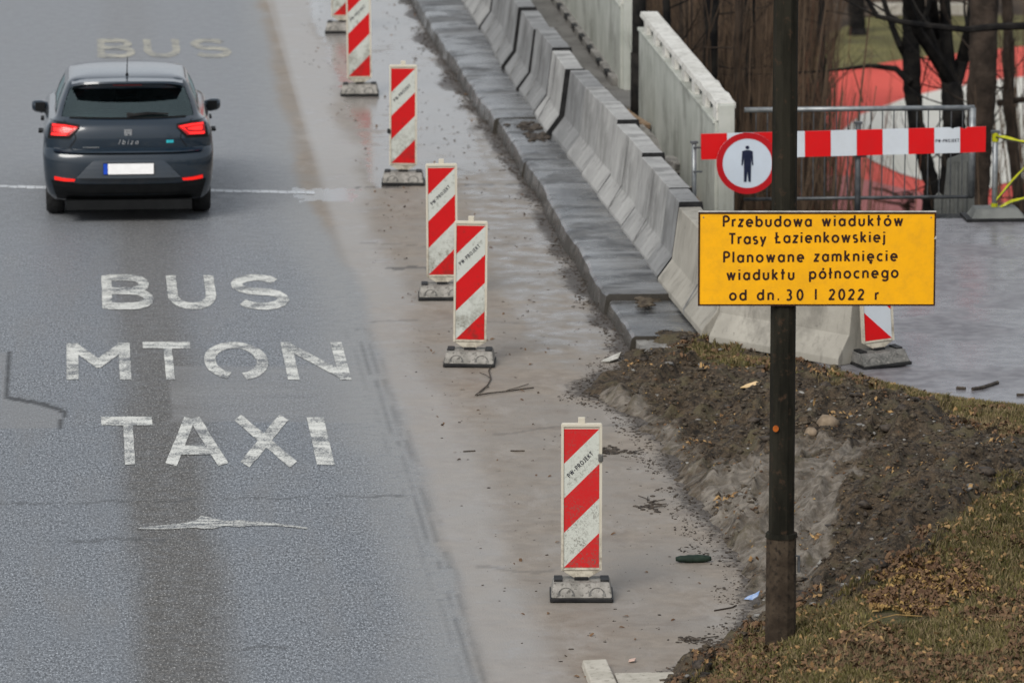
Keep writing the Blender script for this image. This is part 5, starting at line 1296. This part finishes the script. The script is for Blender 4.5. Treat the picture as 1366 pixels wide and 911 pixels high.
# ================================================================== SCATTER on bank and road
def scatter_mesh(name, tris, mats, lab=None):
    pass
BB = (3.4, 9.2, 33.7, 49.6)
def bank_samples(n, region=None, seed=0, mask=None):
    r = np.random.default_rng(seed); x0_, x1_, y0_, y1_ = BB; x = r.uniform(x0_, x1_, n); y = r.uniform(y0_, y1_, n)
    z = bankz(x, y); d = x - np.interp(y, BL_Y, BL_X); e = np.interp(x, bkx, bky) - y
    ok = (d > .05) & (e > -.05) & (z > 0)
    px, py = proj(x, y, z); ok &= (px > 830) & (px < 1400) & (py < 950)
    if mask is not None: ok &= mask(x, y, z, px, py)
    return x[ok], y[ok], z[ok], px[ok], py[ok]
def blades(name, mat, n, hmin, hmax, seed, mask, wid=.0035):
    x, y, z, px, py = bank_samples(n, seed=seed, mask=mask); r = np.random.default_rng(seed + 1); k = len(x)
    a = r.uniform(0, 6.28, k); h = r.uniform(hmin, hmax, k); w = wid * r.uniform(.7, 1.6, k); lx = r.normal(0, .45, k) * h; ly = r.normal(0, .45, k) * h
    v = np.zeros((k, 5, 3)); ca, sa = np.cos(a) * w, np.sin(a) * w
    v[:, 0] = np.stack([x - ca, y - sa, z - .01], -1); v[:, 1] = np.stack([x + ca, y + sa, z - .01], -1)
    v[:, 2] = np.stack([x + ca * .8 + lx * .35, y + sa * .8 + ly * .35, z + h * .6], -1); v[:, 3] = np.stack([x - ca * .8 + lx * .35, y - sa * .8 + ly * .35, z + h * .6], -1)
    v[:, 4] = np.stack([x + lx, y + ly, z + h * .95], -1)
    idx = np.arange(k)[:, None] * 5
    tri = np.concatenate([idx + [0, 1, 2], idx + [0, 2, 3], idx + [3, 2, 4]], 0)
    return mesh_tris(name, v.reshape(-1, 3), tri, mat)
def mesh_tris(name, v, tri, mat):
    me = bpy.data.meshes.new(name); me.vertices.add(len(v)); me.vertices.foreach_set('co', v.ravel())
    me.loops.add(len(tri) * 3); me.polygons.add(len(tri)); me.loops.foreach_set('vertex_index', tri.ravel()); me.polygons.foreach_set('loop_start', np.arange(len(tri)) * 3)
    me.update(calc_edges=True); me.materials.append(mat); o = bpy.data.objects.new(name, me); C.objects.link(o); return stuffp(o)
pile = [(1140, 806), (1175, 766), (1215, 752), (1290, 768), (1300, 800), (1240, 830), (1160, 836)]
def gsoft(x, y):
    g_ = np.zeros(np.shape(x)); rr_ = np.random.default_rng(5)
    for k in range(6): g_ = g_ + grassmask(x + rr_.normal(0, .16), y + rr_.normal(0, .30)) / 6
    return g_
gm = lambda x, y, z, px, py: (gsoft(x, y) > fbm(x * 5, y * 4) * 1.1) & ~(inpoly(px, py, pile) & (fbm(x * 6, y * 6) < .62))
low = lambda x, y, z, px, py: gm(x, y, z, px, py) & (fbm(x * 1.6, y * 1.2) + .25 * (fbm(x * 9, y * 7) - .5) > .43)
o = blades('grass', M['grass'], 330000, .018, .05, 31, low); o['label'] = 'short olive winter grass on the bank'
o = blades('dry_grass', M['dry_grass'], 260000, .018, .055, 32, gm); o['label'] = 'dry tan grass mixed through the bank grass'
def flakes(name, mat, n, smin, smax, seed, mask, lift=.012, region='bank'):
    r = np.random.default_rng(seed)
    if region == 'bank': x, y, z, px, py = bank_samples(n, seed=seed, mask=mask)
    else:
        x = r.uniform(2.6, 4.85, n); y = r.uniform(36, 76, n); z = np.zeros(n) + .001; px, py = proj(x, y, z); ok = mask(x, y, z, px, py); x, y, z = x[ok], y[ok], z[ok]
    k = len(x); a = r.uniform(0, 6.28, k); s = r.uniform(smin, smax, k); asp = r.uniform(.4, .9, k)
    tx = r.normal(0, .35, k); ty = r.normal(0, .35, k)
    base = np.array([(-1, 0), (-.35, .6), (.4, .5), (1, 0), (.35, -.55), (-.4, -.6)])
    v = np.zeros((k, 6, 3))
    for j, (u, w) in enumerate(base):
        uu = u * s; ww = w * s * asp; X_ = uu * np.cos(a) - ww * np.sin(a); Y_ = uu * np.sin(a) + ww * np.cos(a)
        v[:, j] = np.stack([x + X_, y + Y_, z + lift * r.uniform(.3, 1.2, k) + X_ * tx + Y_ * ty + np.abs(w) * s * .5], -1)
    idx = np.arange(k)[:, None] * 6; tri = np.concatenate([idx + [0, 5, 1], idx + [1, 5, 4], idx + [1, 4, 2], idx + [2, 4, 3]], 0)
    return mesh_tris(name, v.reshape(-1, 3), tri, mat)
inp = lambda px, py, P: inpoly(px, py, P)
BB = (5.2, 7.0, 36.2, 41.5)
o = flakes('leaf_pile', M['leaf_tan'], 22000, .010, .028, 41, lambda x, y, z, px, py: inp(px + (fbm(x * 4, y * 4) - .5) * 120, py + (fbm(x * 4 + 7, y * 4) - .5) * 70, pile) & (fbm(x * 9, y * 9) > .42), lift=.03); o['label'] = 'heap of small tan leaves on the bank'
o = flakes('pile_leaves', M['leaf_brown'], 16000, .012, .03, 47, lambda x, y, z, px, py: inp(px + (fbm(x * 4, y * 4) - .5) * 200, py + (fbm(x * 4 + 7, y * 4) - .5) * 110, pile), lift=.04); o['label'] = 'brown leaves mixed through the heap'
BB = (3.4, 9.2, 33.7, 49.6)
o = flakes('fallen_leaves', M['leaf'], 12000, .012, .032, 42, lambda x, y, z, px, py: (gsoft(x, y) > .2) & (fbm(x * 2.2, y * 2) > .40) & ((py > 640) | (fbm(x * 7, y * 7 + 3) > .62)) | (fbm(x * 1.3, y * 1.3 + 4) > .66) & (fbm(x * 8, y * 8) > .5), lift=.03); o['label'] = 'fallen orange-brown leaves'
o = flakes('brown_leaves', M['leaf_brown'], 60000, .012, .034, 43, lambda x, y, z, px, py: (gsoft(x, y) > .15) & ((fbm(x * 1.6, y * 1.2) < .47) | (px < 1040)) & ((py > 640) | (fbm(x * 7, y * 7 + 3) > .58)), lift=.03); o['label'] = 'matted brown leaves at the grass edge'
o = flakes('gravel_bits', M['leaf_tan'], 2200, .006, .014, 44, lambda x, y, z, px, py: grassmask(x, y) < .5); o['label'] = 'pale chips on the soil'
def lumps(name, mat, n, smin, smax, seed, mask, region='bank', flatz=.6):
    r = np.random.default_rng(seed)
    if region == 'bank': x, y, z, px, py = bank_samples(n, seed=seed, mask=mask)
    else:
        x = r.uniform(2.7, 4.85, n); y = r.uniform(36, 76, n); z = np.zeros(n); px, py = proj(x, y, z); ok = mask(x, y, z, px, py); x, y, z = x[ok], y[ok], z[ok]
    bm = bmesh.new(); bmesh.ops.create_icosphere(bm, subdivisions=1, radius=1); bv = np.array([v.co[:] for v in bm.verts]); bt = np.array([[v.index for v in f.verts] for f in bm.faces]); bm.free()
    k = len(x); s = smin + (smax - smin) * r.random(k) ** 3; nb = len(bv)
    v = bv[None] * s[:, None, None] * r.uniform(.45, 1.5, (k, nb, 1)) * np.stack([r.uniform(.8, 1.5, k), r.uniform(.8, 1.5, k), np.full(k, flatz)], -1)[:, None, :]
    v += np.stack([x, y, z + s * .15], -1)[:, None, :]
    tri = (bt[None] + np.arange(k)[:, None, None] * nb).reshape(-1, 3); o = mesh_tris(name, v.reshape(-1, 3), tri, mat); return o
soilonly = lambda x, y, z, px, py: (grassmask(x, y) < .5) & ((a_sand(x, y, z) < .45) | (fbm(x * 4, y * 4) > .6))
o = lumps('soil_clods', M['clod'], 40000, .004, .026, 51, soilonly); o['label'] = 'dark clods of earth'
o = lumps('large_clods', M['mud'], 900, .02, .07, 58, lambda x, y, z, px, py: soilonly(x, y, z, px, py) & (fbm(x * 2.5, y * 2.5 + 9) > .52)); o['label'] = 'large dark clods of wet earth'
o = lumps('stones', M['rubble'], 1300, .006, .03, 52, soilonly); o['label'] = 'small stones in the earth'
o = lumps('sand_crumbs', M['leaf_brown'], 5000, .005, .016, 53, lambda x, y, z, px, py: grassmask(x, y) < .5); o['label'] = 'crumbs of earth'
edge_m = lambda x, y, z, px, py: (np.interp(y, BL_Y, BL_X) - x < .55 * fbm(x * 2, y * 2) ** 1.5) & (np.interp(y, BL_Y, BL_X) - x > -.05) & (y < 49)
o = lumps('washed_soil', M['mud'], 80000, .0015, .012, 54, edge_m, 'road'); o['label'] = 'earth crumbs washed on to the shoulder'
kerbm = lambda x, y, z, px, py: (np.interp(y, [48, 49, 58.3, 69.5, 76], [4.78, 4.77, 4.74, 4.52, 4.47]) - x < .40 * fbm(x * 3, y * 2) ** 1.3) & (y > 48.5)
o = lumps('gutter_dirt', M['mud'], 90000, .002, .014, 55, kerbm, 'road', .45); o['label'] = 'dirt lying in the gutter under the kerb'
o = lumps('road_grit', M['mud'], 1500, .003, .013, 56, lambda x, y, z, px, py: (x > 2.75) & (fbm(x * 1.5, y * .8) > .42), 'road', .4); o['label'] = 'grit scattered over the shoulder'
o = flakes('road_leaves', M['leaf_brown'], 340, .010, .030, 57, lambda x, y, z, px, py: (x > 2.9), .003, 'road'); o['label'] = 'small leaves on the shoulder'

# ================================================================== LITTER and small things
def clumpobj(name, px, py, sx, sy, label, mat, z=0.0, n=26, seed=0, cat='debris', hz=.02):
    rs = random.Random(seed); c_ = W(px, py, z); m = MB()
    bm = bmesh.new(); bmesh.ops.create_icosphere(bm, subdivisions=1, radius=1); bv = [v.co.copy() for v in bm.verts]; bt = [tuple(v.index for v in f.verts) for f in bm.faces]; bm.free()
    for i in range(n):
        a = rs.gauss(0, .42); b = rs.gauss(0, .42); s = rs.uniform(.25, 1) * hz
        m.add([(a * sx + v.x * s * 1.9, b * sy + v.y * s * 1.6, max(v.z, -.2) * s * .8 + .003) for v in bv], bt)
    for i in range(n // 6): a = rs.gauss(0, .4) * sx; b = rs.gauss(0, .4) * sy; q = rs.uniform(0, 3.1); m.tube([(a, b, .01), (a + math.cos(q) * .12, b + math.sin(q) * .12, .014)], .004, 4)
    o = m.build(name, mat, loc=c_, recalc=False); o['label'] = label; return stuffp(o)
clumpobj('dirt_clump', 868, 675, .10, .30, 'dark clump of wet leaves on the shoulder left of the sandy slope', M['mud'], n=40, seed=1, hz=.014)
clumpobj('dirt_clump', 930, 856, .14, .14, 'thin dark trail of dirt just left of the post foot', M['mud'], n=34, seed=2, hz=.012)
clumpobj('dirt_clump', 812, 603, .22, .18, 'dark trail of mud reaching left beside the nearest striped board', M['mud'], n=60, seed=3, hz=.016)
clumpobj('dirt_clump', 808, 527, .16, .14, 'black lumps of mud at the tongue of the bank', M['mud'], n=60, seed=4, hz=.03)
clumpobj('dirt_clump', 707, 170, .16, .35, 'black rag of wet leaves on the kerb slab, the farther of two', M['mud'], .17, 60, 5, hz=.03)
clumpobj('dirt_clump', 716, 183, .13, .30, 'black rag of wet leaves on the kerb slab, the nearer of two', M['mud'], .17, 60, 6, hz=.03)
clumpobj('dirt_clump', 862, 403, .07, .22, 'brown lump in the notch between the two nearest kerb slabs', M['clod'], .17, 40, 7, hz=.035)
clumpobj('dirt_clump', 762, 866, .02, .01, 'small dark scrap beside the pale kerb stone', M['mud'], n=4, seed=8, hz=.01)
def stick(pts, r, label, z, mat=M['bark_brown'], name='stick'):
    P = [W(x, y, z) + Vector((0, 0, r * .8)) for x, y in pts]; o0 = P[0].copy(); m = MB().tube([p - o0 for p in P], r, 5)
    return tag(m.build(name, mat, loc=o0), label, 'stick')
# twig below the second board
P = lambda x, y: W(x, y, .012)
m = MB(); o0 = P(632, 526)
for pts, r in (([(636, 527), (655, 524), (675, 522), (695, 519), (712, 517)], .006), ([(640, 522), (650, 514), (655, 505), (652, 494), (655, 488)], .0055), ([(634, 527), (645, 519), (652, 516)], .005), ([(655, 505), (648, 500), (640, 497)], .0035), ([(675, 521), (690, 517), (705, 512)], .0035)):
    m.tube([P(*q) - o0 for q in pts], r, 5)
tag(m.build('fallen_twig', M['mud'], loc=o0), 'dark forked twig lying below the second nearest striped board', 'twig')
stick([(1297, 521), (1310, 519), (1322, 515), (1331, 512)], .016, 'dark stick lying on the wet path behind the bank', .15, M['mud'])
stick([(1276, 519), (1288, 520)], .014, 'short black stub left of the longer stick on the path', .15, M['mud'])
stick([(1356, 528), (1366, 528)], .012, 'black scrap of wood at the right edge of the path', .15, M['mud'])
stick([(618, 603), (634, 602)], .006, 'short thin stick on the shoulder, left of another like it', 0, M['mud'])
stick([(681, 602), (700, 602)], .006, 'short thin stick on the shoulder left of the nearest striped board', 0, M['mud'])
stick([(953, 815), (976, 811), (982, 808)], .006, 'thin twig at the lowest corner of the sandy slope', 0)
# green roll
c_ = W(925, 750); m = MB(); rs = random.Random(9)
n = 9; vs = []
for i in range(n):
    r = .030 * (1 + rs.uniform(-.25, .2)) * (.55 if i in (0, n - 1) else 1)
    for q in range(10): vs.append(((i / (n - 1) - .5) * .26, r * math.cos(q * .628) * 1.1 + rs.uniform(-.004, .004), .028 + r * math.sin(q * .628) * .9))
m.add(vs, [(i * 10 + q, i * 10 + (q + 1) % 10, i * 10 + 10 + (q + 1) % 10, i * 10 + 10 + q) for i in range(n - 1) for q in range(10)] + [tuple(range(10)), tuple(range(80, 90))])
tag(m.build('cloth_roll', M['green_cloth'], loc=c_, smooth=True), 'dark green roll of cloth lying on the shoulder at the foot of the slope', 'litter')
def scrap(px, py, z, pts, mat, label, name='litter_scrap'):
    c_ = W(px, py, z); n = len(pts); vs = [(a, b, .012 + h) for a, b, h in pts]; m = MB().add(vs + [(a, b, c - .006) for a, b, c in vs], [tuple(range(n)), tuple(range(2 * n - 1, n - 1, -1))] + [(i, (i + 1) % n, n + (i + 1) % n, n + i) for i in range(n)])
    return tag(m.build(name, mat, loc=c_), label, 'litter')
zb = max(bz(*W(1003, 798, .08)[:2]), .03)
scrap(1003, 798, zb + .02, [(-.06, -.05, 0), (.0, -.07, .0), (.04, -.02, .01), (.065, .07, .03), (.03, .03, .02), (-.03, -.015, .01)], M['blue_plastic'], 'light blue scrap of plastic at the bottom of the sandy slope')
scrap(815, 482, .0, [(-.09, -.05, 0), (-.02, -.10, .01), (.06, -.02, .02), (.10, .12, .05), (.02, .10, .0), (-.06, .04, .0)], M['paper'], 'pale scrap lying where the kerb meets the bank')
zb = bz(*W(1001, 517, .25)[:2]); scrap(1001, 517, zb + .02, [(-.09, -.04, 0), (.02, -.08, .01), (.10, .02, .02), (.06, .12, .02), (-.02, .10, .0)], mk('fresh wood', (.60, .42, .20), (.7, .5, .28), 20, .7, 0, 0), 'pale wood chip on the bank left of the post')
scrap(447 / 1.0 + 395, 883, .0, [(-.02, -.02, 0), (.02, -.03, .01), (.035, .04, .01), (-.01, .04, .0)], mk('pinkish chip', (.5, .34, .28), (.55, .4, .33), 20, .7, 0, 0), 'small pinkish chip on the shoulder near the pale kerb stone')
# rock with brown leaves
def rock(px, py, z, s, label, mat, seed):
    rs = random.Random(seed); bm = bmesh.new(); bmesh.ops.create_icosphere(bm, subdivisions=2, radius=1)
    for v in bm.verts: v.co = Vector((v.co.x * s[0], v.co.y * s[1], v.co.z * s[2])) * (1 + .25 * mnoise.noise(v.co * 1.7 + Vector((seed, 0, 0))))
    me = bpy.data.meshes.new('rock'); bm.to_mesh(me); bm.free(); me.materials.append(mat); o = bpy.data.objects.new('rock', me); C.objects.link(o); me.polygons.foreach_set('use_smooth', [True] * len(me.polygons))
    p = W(px, py, z); zz = bz(p.x, p.y); o.location = (p.x, p.y, zz + s[2] * .4); return tag(o, label, 'rock')
M['rock'] = mk('earthy stone', (.16, .12, .08), (.26, .20, .14), 9, .85, 30, .5, .01)
rock(1104, 578, .33, (.085, .10, .07), 'rounded tan stone in the dark hollow right of the post', M['rock'], 2)
rock(1082, 588, .33, (.05, .07, .04), 'smaller tan stone lying against the rounded one', M['rock'], 5)
# long pale straw
c = [(1128, 893), (1129, 884), (1135, 876), (1146, 868), (1160, 860), (1175, 855), (1195, 851), (1230, 850)]
Pp = []
for x, y in c:
    p = W(x, y, .38); Pp.append(Vector((p.x, p.y, bz(p.x, p.y) + .06)))
tag(MB().tube([p - Pp[0] for p in Pp], .0035, 5).build('straw', M['leaf_tan'], loc=Pp[0]), 'long pale curved straw lying over the grass at the bottom right', 'straw')
# pale kerb stones at the bottom
p = W(795, 889); q = W(818, 911)
t = MB().add([(p.x - .10, p.y, 0), (p.x + .075, p.y, 0), (p.x + .09, p.y - 1.4, 0), (p.x - .10, p.y - 1.4, 0), (p.x - .09, p.y - .005, .05), (p.x + .07, p.y - .005, .055), (p.x + .083, p.y - 1.4, .055), (p.x - .09, p.y - 1.4, .05)], [(3, 2, 1, 0), (4, 5, 6, 7), (0, 1, 5, 4), (1, 2, 6, 5), (2, 3, 7, 6), (3, 0, 4, 7)]).build('kerb_stone', M['stone_pale'], bevel=.008)
tag(t, 'pale end of a kerb stone poking in at the bottom edge', 'kerb stone')
p = W(870, 897); t = MB().box((p.x + .05, p.y - .6, .006), (.62, 1.1, .02)).build('paving_slab', M['stone_pale'], bevel=.004); tag(t, 'flat pale slab half buried beside the kerb stone at the bottom edge', 'slab')
print('objects', len(bpy.data.objects), 'tris', sum(len(o.data.polygons) for o in bpy.data.objects if o.type == 'MESH'))
